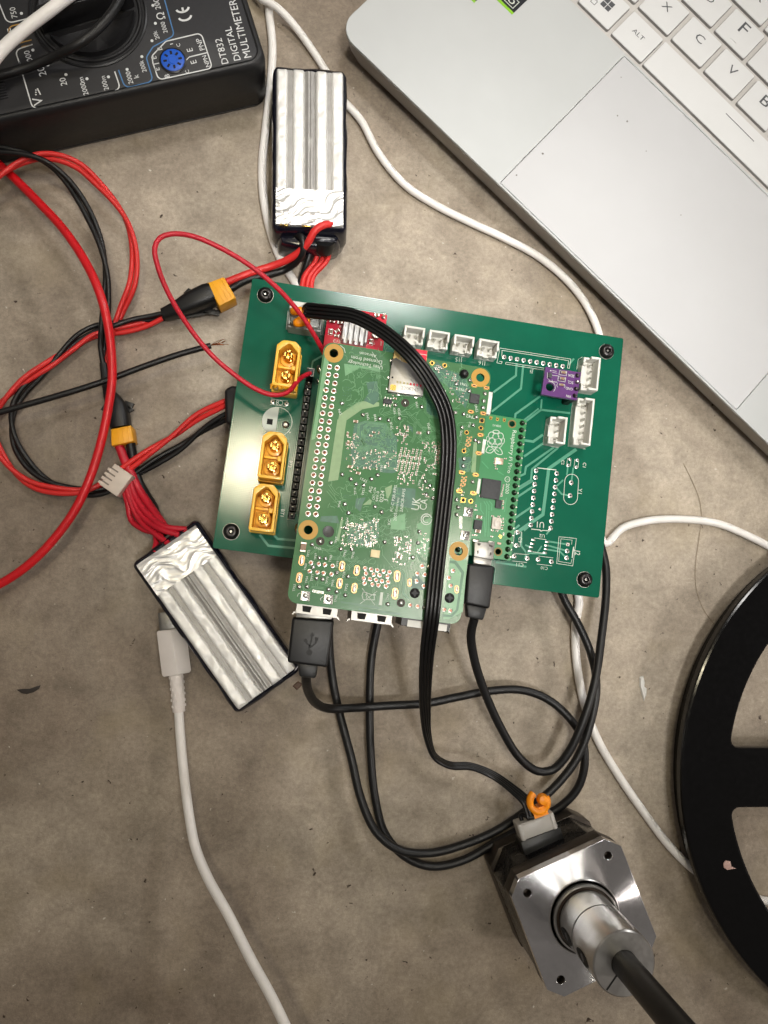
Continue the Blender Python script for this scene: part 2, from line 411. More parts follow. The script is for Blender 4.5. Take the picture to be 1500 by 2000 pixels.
mb = MB(); ZS = ZB + .05
def line(f, pts, wd=.16, closed=False): mb.strip([U(*f(*p), ZS) for p in pts], wd, ZS, .02, closed)
def lab(f, sx, p0, p1, hs=1., z=None): text(mb, sx, U(*f(*p0), z or ZS + .03), U(*f(*p1), z or ZS + .03), hs)
line(c1, [(368, 362), (388, 266), (850, 338), (840, 398), (828, 396)]); line(c1, [(400, 320), (402, 281), (835, 348), (828, 394)]); line(c1, [(368, 362), (398, 368), (402, 355), (384, 352)], .16)
line(c1, [(680, 410), (424, 370), (428, 358), (682, 398)])
line(c1, [(925, 325), (898, 340), (888, 405)]); line(c1, [(905, 350), (896, 400)])
line(c1, [(860, 620), (832, 905), (945, 922)]); line(c1, [(872, 640), (846, 892)])
line(c1, [(690, 730), (668, 895), (770, 915)]); line(c1, [(704, 738), (682, 885)])
line(c1, [(632, 1046), (755, 1060)], .3); line(c1, [(592, 1444), (648, 1450), (655, 1458), (668, 1453), (712, 1456)], .3)
line(c1, [(612, 1502), (690, 1514)], .18); line(c1, [(600, 1592), (680, 1604)], .18)
st = [(852 + 45 * math.cos(math.pi - k * math.pi / 10) + 3, 1132 - 45 * math.sin(k * math.pi / 10)) for k in range(11)] + [(848 + 45 * math.cos(-k * math.pi / 10), 1240 + 45 * math.sin(k * math.pi / 10)) for k in range(11)]
line(c1, st, .2, True)
line(c1, [(772, 1494), (886, 1506), (862, 1684), (758, 1668)], .18, True); line(c1, [(785, 1508), (858, 1516), (855, 1545)], .14); line(c1, [(858, 1640), (850, 1668), (770, 1655), (785, 1508)], .14); line(c1, [(868, 1560), (858, 1632)], .4)
line(c1, [(484, 1458), (530, 1464), (518, 1560), (474, 1554)], .16, True)
line(c1, [(478, 1602), (578, 1612)]); line(c1, [(470, 1652), (564, 1662)]); line(c1, [(640, 1620), (735, 1632)]); line(c1, [(628, 1672), (728, 1684)])
line(c1, [(828, 985), (822, 1034)]); line(c1, [(852, 988), (846, 1036)]); line(c1, [(876, 990), (870, 1042)]); line(c1, [(902, 996), (896, 1045)])
line(c5, [(445, 893), (560, 908)]); line(c5, [(440, 930), (552, 945)]); line(c5, [(548, 425), (790, 462), (800, 345)]); line(c5, [(548, 425), (560, 300)])
line(c4, [(700, 1490), (815, 1492)]); line(c3, [(780, 1268), (912, 1280)])
cc, cc2 = B(c5(487, 1047), ZS), B(c5(487, 1147), ZS); rc = (B(c5(587, 1058), ZS) - cc).length
mb.strip([(cc.x + rc * math.cos(k * .20944), cc.y + rc * math.sin(k * .20944)) for k in range(30)], .22, ZS, .02, True)
hs = [Vector((cc.x, cc.y)) + (Vector((math.cos(a), math.sin(a)))) * rc for a in [BANG + math.pi / 2 + k * math.pi / 14 for k in range(15)]]
mb.poly(hs, ZS - .02, ZS + .015)
lab(c1, 'U1', (676, 1400), (630, 1396), 1.1); lab(c1, 'U2', (680, 1480), (646, 1476)); lab(c1, 'C9', (512, 1494), (506, 1530), 1.); lab(c1, 'C11', (542, 1668), (496, 1664))
lab(c1, 'C10', (700, 1692), (655, 1686)); lab(c1, 'J2', (880, 1578), (876, 1612), 1.1); lab(c1, 'Y1', (896, 1178), (893, 1212), 1.1); lab(c1, 'C1', (930, 1010), (926, 1040)); lab(c1, 'C2', (790, 994), (788, 1024))
lab(c1, 'J15', (145, 332), (100, 326), 1.1); lab(c1, 'J16', (298, 352), (250, 346), 1.1); lab(c1, 'J5', (606, 410), (585, 406), 1.2)
lab(c5, 'C8', (530, 905), (482, 899), 1.2); lab(c4, 'BT1', (612, 1340), (592, 1445), 1.0); lab(c4, 'BT2', (735, 610), (712, 710), 1.0); lab(c4, '+', (725, 205), (750, 210))
put('white_print', mb.mesh('silk', m_silk, weld=False), car, 'stuff')

# plated holes, one shared shape
mb = MB(); mb.cur = 0; mb.lathe((0, 0), [(.36, .0), (.36, .10), (.74, .10), (.86, .03), (.86, 0)], 20, True); mb.cur = 1; mb.cyl((0, 0), .37, 0, .02, 14)
me_pad = mb.mesh('plated hole', [m_tin, m_hole])
mb = MB(); mb.lathe((0, 0), [(.36, .0), (.36, .10), (.85, .10), (.85, 0)], 4, True); mb.cur = 1; mb.cyl((0, 0), .45, 0, .04, 14)
me_padsq = mb.mesh('square pad', [m_tin, m_hole])
pads = [c1(415 + 382 * k / 9, 325 + 60 * k / 9) for k in range(10)]
pads += [c1(623 - 35 * k / 8, 1065 + 353 * k / 8) for k in range(9)] + [c1(757 - 39 * k / 8, 1083 + 355 * k / 8) for k in range(9)]
pads += [c1(*p) for p in ((852, 1142), (845, 1227), (825, 1588), (822, 1632), (503, 1465), (495, 1552), (480, 1622), (566, 1636), (636, 1643), (722, 1657))] + [c5(457, 912), c5(550, 927)]
for p in pads: inst('plated_hole', me_pad, car, U(*p, ZB + .04), BANG)
for p in [(843, 990), (832, 1030), (892, 997), (885, 1042)]: inst('plated_hole', me_pad, car, U(*c1(*p), ZB + .04), BANG, (.75, .75, 1))
inst('plated_hole', me_padsq, car, U(*c1(830, 1545), ZB + .04), BANG + .785)
inst('plated_hole', me_pad, car, U(*c1(648, 1315), ZB + .04), BANG, (.6, .6, 1))
mb = MB(); mb.obox((0, 0), (1, 0), 1.5, .62, 0, .09); me_smd = mb.mesh('pad', m_tin, .02)
for p in ((605, 1515), (598, 1540), (590, 1562), (585, 1587), (695, 1528), (690, 1551), (688, 1575), (680, 1598)): inst('solder_pad', me_smd, car, U(*c1(*p), ZB + .04), BANG)
mb = MB(); mb.obox((0, 0), (1, 0), 2.0, 2.0, 0, .1); mb.cyl((0, 0), .55, .1, .14, 16); me_bk = mb.mesh('dark pad', m_hole)
inst('solder_pad', me_bk, car, U(*c5(438, 1047), ZB + .06), BANG)
mb = MB(); mb.lathe((0, 0), [(1.35, 0), (1.25, .35), (.75, .7), (.5, .35), (.0001, .3)], 14)
me_blob = mb.mesh('solder', m_tin); inst('solder_joint', me_blob, car, U(*c5(545, 1068), ZB), 0.3)
for p, s_ in (((775, 700), 1.1), ((765, 780), .7)): inst('solder_joint', me_blob, car, U(*c5(*p), ZB), 0.3, (s_ * .7, s_ * 1.3, 1))
inst('solder_joint', me_blob, car, U(*c4(868, 1640), ZB), 0, (1., 1.6, 1))

# corner screws over black standoffs
mb = MB(); mb.cur = 0
mb.lathe((0, 0), [(1.05, 1.0), (1.05, 1.85), (1.35, 1.95), (2.2, 1.55), (2.75, .75), (2.8, 0)], 36); mb.lathe((0, 0), [(1.06, .6), (1.06, 1.0)], 6)
mb.cur = 1; mb.cyl((0, 0), .42, .9, 1.3, 12)
me_screw = mb.mesh('screw', [m_screw, m_tin], sharp=50)
mb = MB(); mb.lathe((0, 0), [(2.5, 0), (2.5, .06), (2.96, .06), (2.96, 0)], 36, True); me_ann = mb.mesh('ring', m_steel)
mb = MB(); mb.cyl((0, 0), 3.1, 0, ZB - 1.6, 6); me_so = mb.mesh('standoff', m_black, .3)
for p in ((518, 574), (1187, 685), (1144, 1132), (451, 1038)):
    q = U(*p, ZB + 1.3); s_ = inst('screw', me_screw, car, (q.x, q.y, ZB + .07), BANG)
    inst('washer', me_ann, s_, (q.x, q.y, ZB + .02)); inst('standoff', me_so, car, (q.x, q.y, 0), BANG)

# the amber power sockets
def power_socket(px, label):
    c = U(*px, 47.6); ang = BANG + math.radians(0.5)
    def out(w_, l_, ch, r):
        return rounded([(-w_ / 2, -l_ / 2), (w_ / 2, -l_ / 2), (w_ / 2, l_ / 2 - ch), (w_ / 2 - ch, l_ / 2), (-w_ / 2 + ch, l_ / 2), (-w_ / 2, l_ / 2 - ch)], r, 4)
    def ins(w_, l_, ch, r): return out(w_, l_, ch, r)
    Z0 = ZB + .02; xf = Matrix.Translation((c.x, c.y, 0)) @ Matrix.Rotation(ang, 4, 'Z')
    a = plate([out(8.2, 15.8, 1.9, [.7, .7, 1, 1.6, 1.6, 1]), ins(6.3, 13.7, 2.7, .25)], Z0 + 7.0, 47.6, m_yellow, .22)
    b = plate([out(8.9, 16.2, 2.0, [.5, .5, .8, .8, .8, .8])], Z0, Z0 + 7.1, m_yellow, .25)
    bm = bmesh.new(); bm.from_mesh(a); bm.from_mesh(b)
    mq = MB(); mq.obox((0, -.1), (1, 0), 6.2, .8, Z0 + 7, 42.5); mq.obox((2.35, -.55), (1, 0), 1.5, 1.6, Z0 + 7, 45.2); mq.cyl((0, 3.6), 2.75, Z0 + 7, 40.2, 20); mq.cyl((0, -3.6), 2.75, Z0 + 7, 40.2, 20)
    t = mq.mesh('t', m_yellow, .15); bm.from_mesh(t); bm.transform(xf); bm.to_mesh(a); bm.free()
    a.polygons.foreach_set('use_smooth', [True] * len(a.polygons)); a.set_sharp_from_angle(angle=math.radians(38))
    o = put('power_socket', a, car, label=label)
    for y in (3.6, -3.6):
        mp = MB(); r = 1.75
        for k in range(4):
            a0 = .12 + k * math.pi / 2 + .78; arc = [a0 + (math.pi / 2 - .30) * j / 5 for j in range(6)]
            pts = [(r * math.cos(t_), r * math.sin(t_)) for t_ in arc] + [(.75 * math.cos(t_), .75 * math.sin(t_)) for t_ in arc[::-1]]
            mp.poly(pts, 38, 46.4, [(x * .88, y_ * .88) for x, y_ in pts])
        mp.cyl((0, 0), 1.7, 36, 42.5, 20)
        mm = mp.mesh('pin', m_gold, .12, 2); mm.transform(xf @ Matrix.Translation((0, y, 0))); put('contact_pin', mm, o)
    return o, xf
power_socket(c4(482, 530), 'yellow power socket in the middle of its row, beside the half white circle')
power_socket(c4(350, 1318), 'lowest yellow power socket, next to the corner screw')
o1, xf1 = power_socket(c3(752, 655), 'topmost yellow power socket with a melted end under the red jumper')
mb = MB(); random.seed(3)
for k in range(26):
    mb.tube([Vector((-4.2 + 8.4 * k / 25, -7.6 + random.uniform(-.3, .4), 47.2)), Vector((-4.2 + 8.4 * k / 25 + random.uniform(-.5, .5), -8.6 + random.uniform(-.6, .4), 46 + random.uniform(-.5, 1)))], [.5, .22], 6)
mm = mb.mesh('melt', m_yellow2); mm.transform(xf1); put('melted_edge', mm, o1)

# white pin headers
def pin_header(n, org, ul, ud, label=None, hz=7.0):
    """org: back corner on the board, ul: along the row, ud: towards the open front"""
    L = 2.5 * (n - 1) + 4.9; D = 5.75; ul = Vector(ul[:2]).normalized(); ud = Vector(ud[:2]).normalized(); o = Vector(org[:2])
    Q = lambda a, b: o + ul * a + ud * b
    R_ = lambda a0, a1, b0, b1: [Q(a0, b0), Q(a1, b0), Q(a1, b1), Q(a0, b1)]
    z0 = ZB + .02; t = .75; q = MB()
    q.poly(R_(0, L, 0, D), z0, z0 + 1.4)
    q.poly(R_(0, L, 0, t), z0 + 1.38, z0 + hz)
    for a in (0, L - t):
        q.poly(R_(a, a + t, t - .01, D * .62), z0 + 1.38, z0 + hz - .003); q.poly(R_(a + .002, a + t - .002, D * .62 - .01, D - .002), z0 + 1.38, z0 + hz * .72)
    g = (L - 2 * t); f0 = .20 * g if n == 2 else 1.3
    q.poly(R_(t - .01, t + f0, D - t, D), z0 + 1.38, z0 + hz * .72 - .004); q.poly(R_(L - t - f0, L - t + .01, D - t, D), z0 + 1.38, z0 + hz * .72 - .004)
    q.poly(R_(t + f0 + .8, L - t - f0 - .8, D - t, D - .004), z0 + 1.38, z0 + hz * .52)
    for a in (t + f0, L - t - f0 - .55): q.poly(R_(a, a + .55, D - t - .8, D - .2), z0 + 1.38, z0 + hz * .60)
    ob = put('pin_header', q.mesh('header', m_white, .12, 2), car, label=label)
    for k in range(n):
        c = Q(2.45 + 2.5 * k, 2.5); p = MB(); p.obox(c, ul, .64, .64, z0 + 1.2, z0 + 4.8); p.obox(c, ul, .64, .64, z0 + 4.78, z0 + 5.3, .25, .25)
        put('pin', p.mesh('pin', m_tin), ob)
    return ob
for k in range(4):
    fr = U(943.7 - 47.4 * (3 - k), 704.3 - 8.3 * (3 - k), ZB)
    pin_header(2, fr - BX * 3.7 + BY * 5.75, BX, -BY, 'white two pin header, %s of the row along the top edge' % ('first', 'second', 'third', 'fourth')[k])
pin_header(4, U(1153.3, 771.9, ZB), BY, -BX, 'white four pin header touching the purple sensor board')
pin_header(6, U(1139, 876.6, ZB), BY, -BX, 'longest white pin header with six pins')
pin_header(3, U(1090.6, 874, ZB), BY, -BX, 'white three pin header left of the longest one')

# black pin strip beside the computer, and the tall socket under it
a0, a1 = U(604.5, 735, 36.5), U(569.8, 1005, 36.5); a0.z = a1.z = 0
d = (a1 - a0).normalized(); mb = MB(); ctr = (a0 + a1) / 2; Ls = (a1 - a0).length
ang = math.atan2(d.y, d.x); npin = 20
for k in range(npin):
    c = a0 + (a1 - a0) * (k / (npin - 1)); mb.obox(c, d, 2.42, 2.4, ZB + .02, ZB + 2.6)
st = put('pin_strip', mb.mesh('strip', m_black, .25, 1), car)
mb = MB(); mb.obox((0, 0), (1, 0), .64, .64, 0, 3.6); mb.obox((0, 0), (1, 0), .64, .64, 3.6, 4.1, .25, .25); me_pin = mb.mesh('pin', m_tin)
for k in range(npin): inst('pin', me_pin, st, (a0 + (a1 - a0) * (k / (npin - 1)) + Vector((0, 0, ZB + 2.5))), ang)

# ------------------------------------------------------------ the single-board computer, lying face down on a tall socket
ZP = 59.0
h0, h1, h2, h3 = (U(*p, ZP) for p in ((653, 689), (938, 738), (895, 1076), (602, 1036)))
PX = ((h1 - h0) + (h2 - h3)).normalized(); PY = Vector((-PX.y, PX.x, 0)); PANG = math.atan2(PX.y, PX.x)
O_ = (h0 + h1 + h2 + h3) / 4 - PX * 24.5 + PY * 29.0
def PL(u, v): return Vector((O_ + PX * u - PY * v)[:2])
r1 = crop(600, 660, 8.3333); r2 = crop(740, 660, 6.5217); r3 = crop(640, 820, 9.375); r4 = crop(760, 820, 7.5); r5 = crop(560, 1000, 8.3333); r6 = crop(700, 1000, 6.8182)
m_pim = mask_material('mid green solder mask', (72, 116, 76), None, .16, .15, .5, PANG)
m_pil = M('copper pour under mask', (98, 150, 104), .30, var=.08, vs=.5)
m_pill = M('pale copper pour', (122, 152, 108), .34, var=.08, vs=.6)
m_pid = M('bare mask', (54, 106, 70), .34, var=.15, vs=.4)
m_pidd = M('dark green mask', (48, 98, 76), .34, var=.2, vs=.5)
m_ring = M('amber mask ring', (176, 132, 30), .42, var=.06)
m_cer = M('ceramic capacitor', (140, 112, 88), .5, var=.15, vs=1)
m_chip = M('chip epoxy', (54, 55, 57), .62, var=.12, vs=1.5, bump=.2, bs=6, bdist=.02)
m_brown = M('brown bare ring', (48, 36, 26), .6)
m_copring = M('orange copper ring', (214, 156, 108), .35, .7, var=.08, vs=1)
m_cream = M('cream ceramic', (222, 206, 160), .42, var=.06)
pi = thing('single_board_computer', (O_.x, O_.y, ZB), 'bright green computer board lying face down, with the black ribbon cable across it', 'computer board')
edge = rounded([PL(-3.5, -3.5), PL(52.5, -3.5), PL(52.5, 81.5), PL(-3.5, 81.5)], 3.2, 8)
HOLES = [PL(0, 0), PL(49, 0), PL(0, 58), PL(49, 58)]
put('board', plate([edge] + [circle(p, 1.40, 24) for p in HOLES], ZP - 1.5, ZP, m_pim, .06), pi)
mb = MB(); mb.lathe((0, 0), [(1.42, -.1), (1.42, .07), (3.12, .07), (3.12, -.02)], 40, True); me_mr = mb.mesh('ring', m_ring)
for p in HOLES: inst('mounting_ring', me_mr, pi, (p.x, p.y, ZP))
g = (U(*c6(345, 255), ZP) + U(*c6(256, 1215), ZP)) / 2
mb = MB(); mb.poly([Vector(p[:2]) for p in (g - PX * 2.5 + PY * 25.6, g + PX * 2.5 + PY * 25.6, g + PX * 2.5 - PY * 25.6, g - PX * 2.5 - PY * 25.6)][::-1], ZB + .03, ZP - 1.55)
for k in range(20):                                        # contact chambers along the side of the socket
    for sd in (-1, 1): mb.obox(g + PX * (2.5 * sd) + PY * (24.13 - 2.54 * k), PX, .5, .7, ZB + 3, ZP - 2.2)
put('tall_socket', mb.mesh('socket', m_black), pi)

# copper pours and masks seen through the green
def pour(polys, mat, name, z):
    for k, (f, pts) in enumerate(polys):
        mb = MB(); zz = z + .0003 * k; mb.poly([U(*f(*p), zz) for p in pts], zz - .003, zz + .006); put(name, mb.mesh(name, mat), pi)
z1 = ZP + .004
pour([(r1, [(520, 1255), (640, 1170), (830, 1050), (905, 1030), (1170, 1050), (1170, 1110), (900, 1160), (640, 1340), (600, 1600), (590, 1680), (440, 1680), (470, 1500)]),
      (r3, [(180, -10), (335, 30), (240, 800), (190, 1100), (10, 1130), (60, 780)]), (r3, [(1050, 1250), (1180, 1190), (1160, 1330), (1110, 1440), (1080, 1430)]),
      (r3, [(640, 1560), (770, 1450), (810, 1480), (790, 1550)]), (r5, [(880, 130), (920, 130), (850, 470), (810, 470)]), (r4, [(1240, 330), (1290, 330), (1265, 780), (1200, 770)])], m_pill, 'copper_pour', z1)
pour([(r3, [(490, 80), (680, 15), (1060, 70), (1270, 330), (1270, 950), (1180, 980), (980, 960), (900, 880), (700, 900), (440, 850), (420, 520)]),
      (r4, [(60, 985), (390, 1010), (370, 1300), (20, 1250)]), (r1, [(960, 720), (1140, 700), (1180, 1000), (1080, 1090), (920, 1020), (1000, 900)]),
      (r4, [(270, 60), (345, 110), (345, 190), (265, 100)]), (r2, [(630, 440), (960, 680), (1100, 900), (1180, 700), (1100, 480), (850, 400), (740, 300)]), (r2, [(590, 700), (760, 960), (790, 1040), (610, 960)]),
      (r5, [(560, 70), (820, 60), (860, 190), (540, 150)]), (r3, [(520, 1440), (700, 1420), (640, 1540), (600, 1680), (500, 1600)]), (r5, [(1030, 250), (1130, 200), (1500, 100), (1500, 420), (1250, 560), (980, 480)]),
      (r6, [(720, 860), (800, 840), (860, 930), (930, 920), (940, 1010), (850, 1040), (700, 1010)]), (r4, [(1010, 560), (1200, 540), (1190, 760), (1040, 760)])], m_pidd, 'mask_window', z1 + .004)
pour([(r6, [(780, 160), (985, 60), (985, 600), (880, 600), (760, 500), (800, 330)]), (r6, [(1215, 620), (1450, 640), (1390, 1330), (1200, 1430), (1130, 1430), (1170, 1000), (1200, 800)]),
      (r6, [(420, 90), (620, 20), (625, 240), (440, 230)]), (r1, [(300, 180), (350, 400), (250, 900), (130, 1640), (70, 1660), (180, 1000)]), (r1, [(600, 420), (1190, 480), (1190, 560), (850, 480), (720, 560), (620, 620)])], m_pil, 'copper_pour', z1 + .008)
pour([(r6, [(790, 560), (860, 635), (985, 660), (985, 690), (840, 665), (770, 585)]), (r6, [(1215, 645), (1300, 650), (1410, 800), (1330, 1310), (1250, 1400), (1120, 1395), (1120, 1360), (1230, 1370), (1300, 1300), (1370, 815), (1280, 690), (1212, 680)]),
      (r6, [(560, 780), (625, 830), (610, 1080), (680, 1150), (640, 1150), (580, 1090), (590, 840)]), (r6, [(0, 1280), (560, 1345), (560, 1375), (0, 1310)]), (r5, [(880, 1450), (1500, 1540), (1500, 1575), (880, 1480)])], m_pid, 'mask_gap', z1 + .012)

# fine tracks: bundles that bend by 45 degrees
mb = MB(); random.seed(11); ZT = ZP + .02
def bundle(f, pts, n, gap, wd=.10):
    P_ = [U(*f(*p), ZT) for p in pts]
    for k in range(n):
        off = (k - (n - 1) / 2) * gap; q = []
        for i, p in enumerate(P_):
            dd = (P_[min(i + 1, len(P_) - 1)] - P_[max(i - 1, 0)]).normalized(); q.append(p + Vector((-dd.y, dd.x, 0)) * off)
        mb.strip(q, wd, ZT, .012)
for a in ((r3, [(540, 570), (590, 520), (700, 500), (1000, 560), (1100, 650), (1260, 660)], 8, .24), (r3, [(690, 470), (650, 410), (680, 130), (750, 80), (1020, 110), (1200, 330)], 4, .30), (r3, [(560, 300), (570, 90), (690, 35), (1060, 80), (1190, 240)], 3, .30),
          (r3, [(930, 690), (1030, 800), (1060, 880), (1260, 900)], 4, .22), (r3, [(860, 400), (900, 340), (980, 340)], 2, .3), (r3, [(620, 400), (620, 210), (760, 170)], 2, .3), (r1, [(870, 620), (990, 530), (1150, 560), (1140, 700)], 3, .5), (r1, [(750, 550), (840, 490), (1180, 530), (1190, 900)], 1, .3),
          (r1, [(900, 800), (900, 960), (860, 1040), (640, 1170)], 2, .5), (r1, [(1160, 600), (1100, 870)], 3, .45), (r4, [(400, 20), (480, 110), (540, 110), (470, 200), (440, 260)], 3, .35), (r4, [(380, 40), (370, 250), (330, 330)], 3, .35), (r4, [(640, 260), (760, 240)], 4, .3), (r4, [(600, 100), (700, 160), (760, 200)], 4, .3),
          (r2, [(60, 980), (170, 940), (380, 960), (470, 1060), (520, 1060)], 3, .5), (r2, [(390, 880), (480, 830), (480, 760)], 2, .5), (r2, [(590, 760), (590, 940), (640, 1000), (760, 1010)], 3, .35), (r2, [(820, 540), (860, 600), (880, 680)], 3, .3), (r2, [(900, 650), (1080, 680)], 2, .4), (r5, [(380, 690), (500, 600), (800, 640)], 2, .4),
          (r5, [(700, 740), (1100, 790), (1160, 730)], 3, .4), (r5, [(640, 1180), (720, 1120), (1130, 800), (1240, 830), (1300, 780)], 3, .5), (r5, [(540, 1150), (680, 1190)], 2, .5), (r5, [(400, 1220), (600, 1240)], 2, .4), (r6, [(320, 500), (320, 570), (480, 770)], 1, .4), (r6, [(480, 740), (580, 770), (620, 830), (600, 1080), (680, 1160)], 2, .5),
          (r6, [(750, 500), (830, 620), (970, 660)], 2, .4), (r6, [(210, 990), (200, 1080)], 2, .5), (r6, [(300, 700), (300, 780)], 3, 1.0), (r4, [(1250, 560), (1200, 650), (1150, 740), (1050, 780)], 3, .4), (r3, [(0, 1290), (200, 1530), (300, 1680)], 2, .8), (r3, [(30, 1180), (130, 1330), (210, 1380)], 2, .6),
          (r5, [(1000, 350), (1080, 250), (1130, 100)], 4, .3), (r5, [(850, 180), (820, 420), (900, 520), (960, 560)], 3, .4)): bundle(*a)
for f, (x0, y0, x1_, y1), n in ((r3, (480, 120, 1250, 900), 170), (r4, (400, 230, 740, 900), 60), (r5, (900, 20, 1480, 560), 110), (r2, (600, 320, 1150, 900), 60), (r6, (20, 20, 700, 480), 110), (r5, (250, 520, 1450, 1450), 60), (r1, (560, 120, 1450, 1300), 50), (r3, (0, 1100, 1480, 1680), 60), (r2, (20, 720, 900, 1290), 60), (r4, (1000, 40, 1250, 760), 30), (r1, (600, 500, 1200, 1100), 30), (r6, (640, 240, 980, 720), 30)):
    for k in range(n):                                     # short meandering tracks
        x, y = random.uniform(x0, x1_), random.uniform(y0, y1); a = random.randrange(8); pts = [(x, y)]
        for j in range(random.randint(2, 4)):
            ln = random.uniform(15, 70); x += ln * math.cos(a * .7854 + .15); y += ln * math.sin(a * .7854 + .15); pts.append((min(x1_, max(x0, x)), min(y1, max(y0, y)))); a += random.choice((-1, 1))
        if all(math.dist(pts[i], pts[i + 1]) > 3 for i in range(len(pts) - 1)): mb.strip([U(*f(*p), ZT) for p in pts], random.choice((.08, .10, .14)), ZT, .012)
put('fine_tracks', mb.mesh('tracks', m_pil, weld=False), pi, 'stuff')

# vias: dark pin holes in rows
mb = MB()
for f, x0, y0, nx, ny, dx, dy in ((r1, 725, 165, 7, 3, 34, 40), (r1, 600, 800, 4, 4, 38, 45), (r1, 1090, 250, 5, 6, 34, 34), (r1, 590, 300, 4, 3, 34, 36), (r1, 680, 430, 16, 1, 34, 0), (r1, 1010, 660, 4, 1, 40, 0), (r3, 330, 500, 4, 7, 36, 40), (r3, 760, 600, 8, 6, 36, 34), (r5, 950, 620, 6, 2, 30, 40), (r6, 600, 380, 4, 5, 26, 26), (r3, 300, 1380, 5, 2, 30, 34)):
    for i in range(nx):
        for j in range(ny):
            q = U(*f(x0 + dx * i + dy * .1 * j * -1, y0 + dy * j + dx * .14 * i), ZP); mb.cyl(q, .14, ZP + .02, ZP + .035, 8)
put('vias', mb.mesh('vias', m_pidd), pi, 'stuff')

# header joints: 2 x 20 soldered pins
mb = MB(); mb.cur = 0; mb.lathe((0, 0), [(.50, .02), (.58, .12), (.84, .09), (.90, 0)], 18, True); mb.cur = 1; mb.lathe((0, 0), [(.56, .04), (.46, .10), (.2, .16), (.001, .18)], 14)
m_pinc = M('pin end', (120, 78, 62), .35, .9, var=.2, vs=2)
me_gp = mb.mesh('joint', [m_tin, m_pinc])
for (a, b) in (((345, 255), (205, 1210)), ((395, 262), (256, 1215))):
    for k in range(20):
        t = k / 19; inst('solder_joint', me_gp, pi, U(*c6(a[0] + (b[0] - a[0]) * t, a[1] + (b[1] - a[1]) * t), ZP + .02), k * .7)
# through-hole joints of the connectors
mb = MB(); mb.cur = 0; mb.lathe((0, 0), [(.42, .02), (.45, .16), (.70, .12), (.78, 0)], 18, True); mb.cur = 1; mb.cyl((0, 0), .44, .0, .06, 12)
me_th = mb.mesh('joint', [m_tin, m_pinc])
TH = [(r5, p) for p in ((395, 825), (520, 845), (620, 858), (745, 875), (372, 963), (500, 980), (600, 995), (727, 1012))]
TH += [(r6, p) for p in ((88, 750), (170, 765), (250, 775), (333, 787), (413, 800), (100, 818), (203, 830), (283, 842), (385, 857), (70, 885), (152, 893), (235, 905), (315, 918), (395, 930), (80, 948), (185, 963), (265, 973), (367, 988), (850, 720), (945, 730), (785, 820), (885, 835), (775, 920), (870, 985), (690, 1240), (790, 1255), (1260, 780), (1205, 875), (1230, 980), (1225, 1315), (1145, 1300))]
for k, (f, p) in enumerate(TH): inst('solder_joint', me_th, pi, U(*f(*p), ZP + .02), k * 1.3)
# test points: bright lumps of solder
def blob(seed):
    random.seed(seed); mb = MB(); n = 14; ph = [random.uniform(.8, 1.2) for _ in range(n)]
    rings = []
    for rr, z in ((.72, 0), (.66, .16), (.48, .34), (.22, .44)):
        rings.append([(rr * (1 + (ph[i] - 1) * .7) * math.cos(6.283185 * i / n), rr * (1 + (ph[(i + seed) % n] - 1) * .7) * math.sin(6.283185 * i / n), z * (1 + .5 * (ph[i] - 1))) for i in range(n)])
    mb.loft(rings); return mb.mesh('blob', m_tin, sharp=80)
BL = [blob(k) for k in range(5)]
TPS = [(r1, p) for p in ((565, 1065), (908, 1250), (1180, 1315), (1325, 1340), (1437, 1090))]
TPS += [(r2, p) for p in ((725, 390), (685, 485), (990, 585), (1160, 540), (1155, 680), (1350, 710), (1335, 805), (1325, 890), (545, 878), (260, 1025), (970, 950), (1080, 970), (1240, 1010), (1200, 1110), (1060, 1140), (630, 1205))]
TPS += [(r3, p) for p in ((265, 1000), (425, 1085), (520, 1180), (660, 1200), (800, 1085), (915, 1010), (310, 1545), (865, 1590), (985, 1690))]
TPS += [(r4, p) for p in ((1310, 325), (1260, 295), (1095, 570), (1085, 675), (1225, 905), (530, 900), (600, 965), (545, 1095), (640, 1150), (990, 1170), (1010, 1280), (990, 1390))]
TPS += [(r5, p) for p in ((1005, 15), (960, 260), (410, 530), (720, 500), (880, 600), (1060, 605), (530, 745), (630, 755), (430, 900), (485, 1080), (585, 1095), (815, 990), (1000, 1050), (200, 1220), (330, 1215), (680, 1260), (810, 1300), (950, 1355))]
TPS += [(r6, p) for p in ((725, 605), (390, 1225), (875, 1270), (810, 260), (795, 410), (350, 400))]
for k, (f, p) in enumerate(TPS): inst('test_point', BL[k % 5], pi, U(*f(*p), ZP + .01), k * 2.1)
mb = MB(); mb.lathe((0, 0), [(.75, 0), (.75, .05), (1.35, .05), (1.35, 0)], 24, True); me_br = mb.mesh('ring', m_brown)
for f, p in ((r2, (335, 828)), (r5, (545, 475)), (r6, (567, 1210))):
    o = inst('dark_ring', me_br, pi, U(*f(*p), ZP + .01)); inst('solder_joint', BL[1], o, U(*f(*p), ZP + .02))
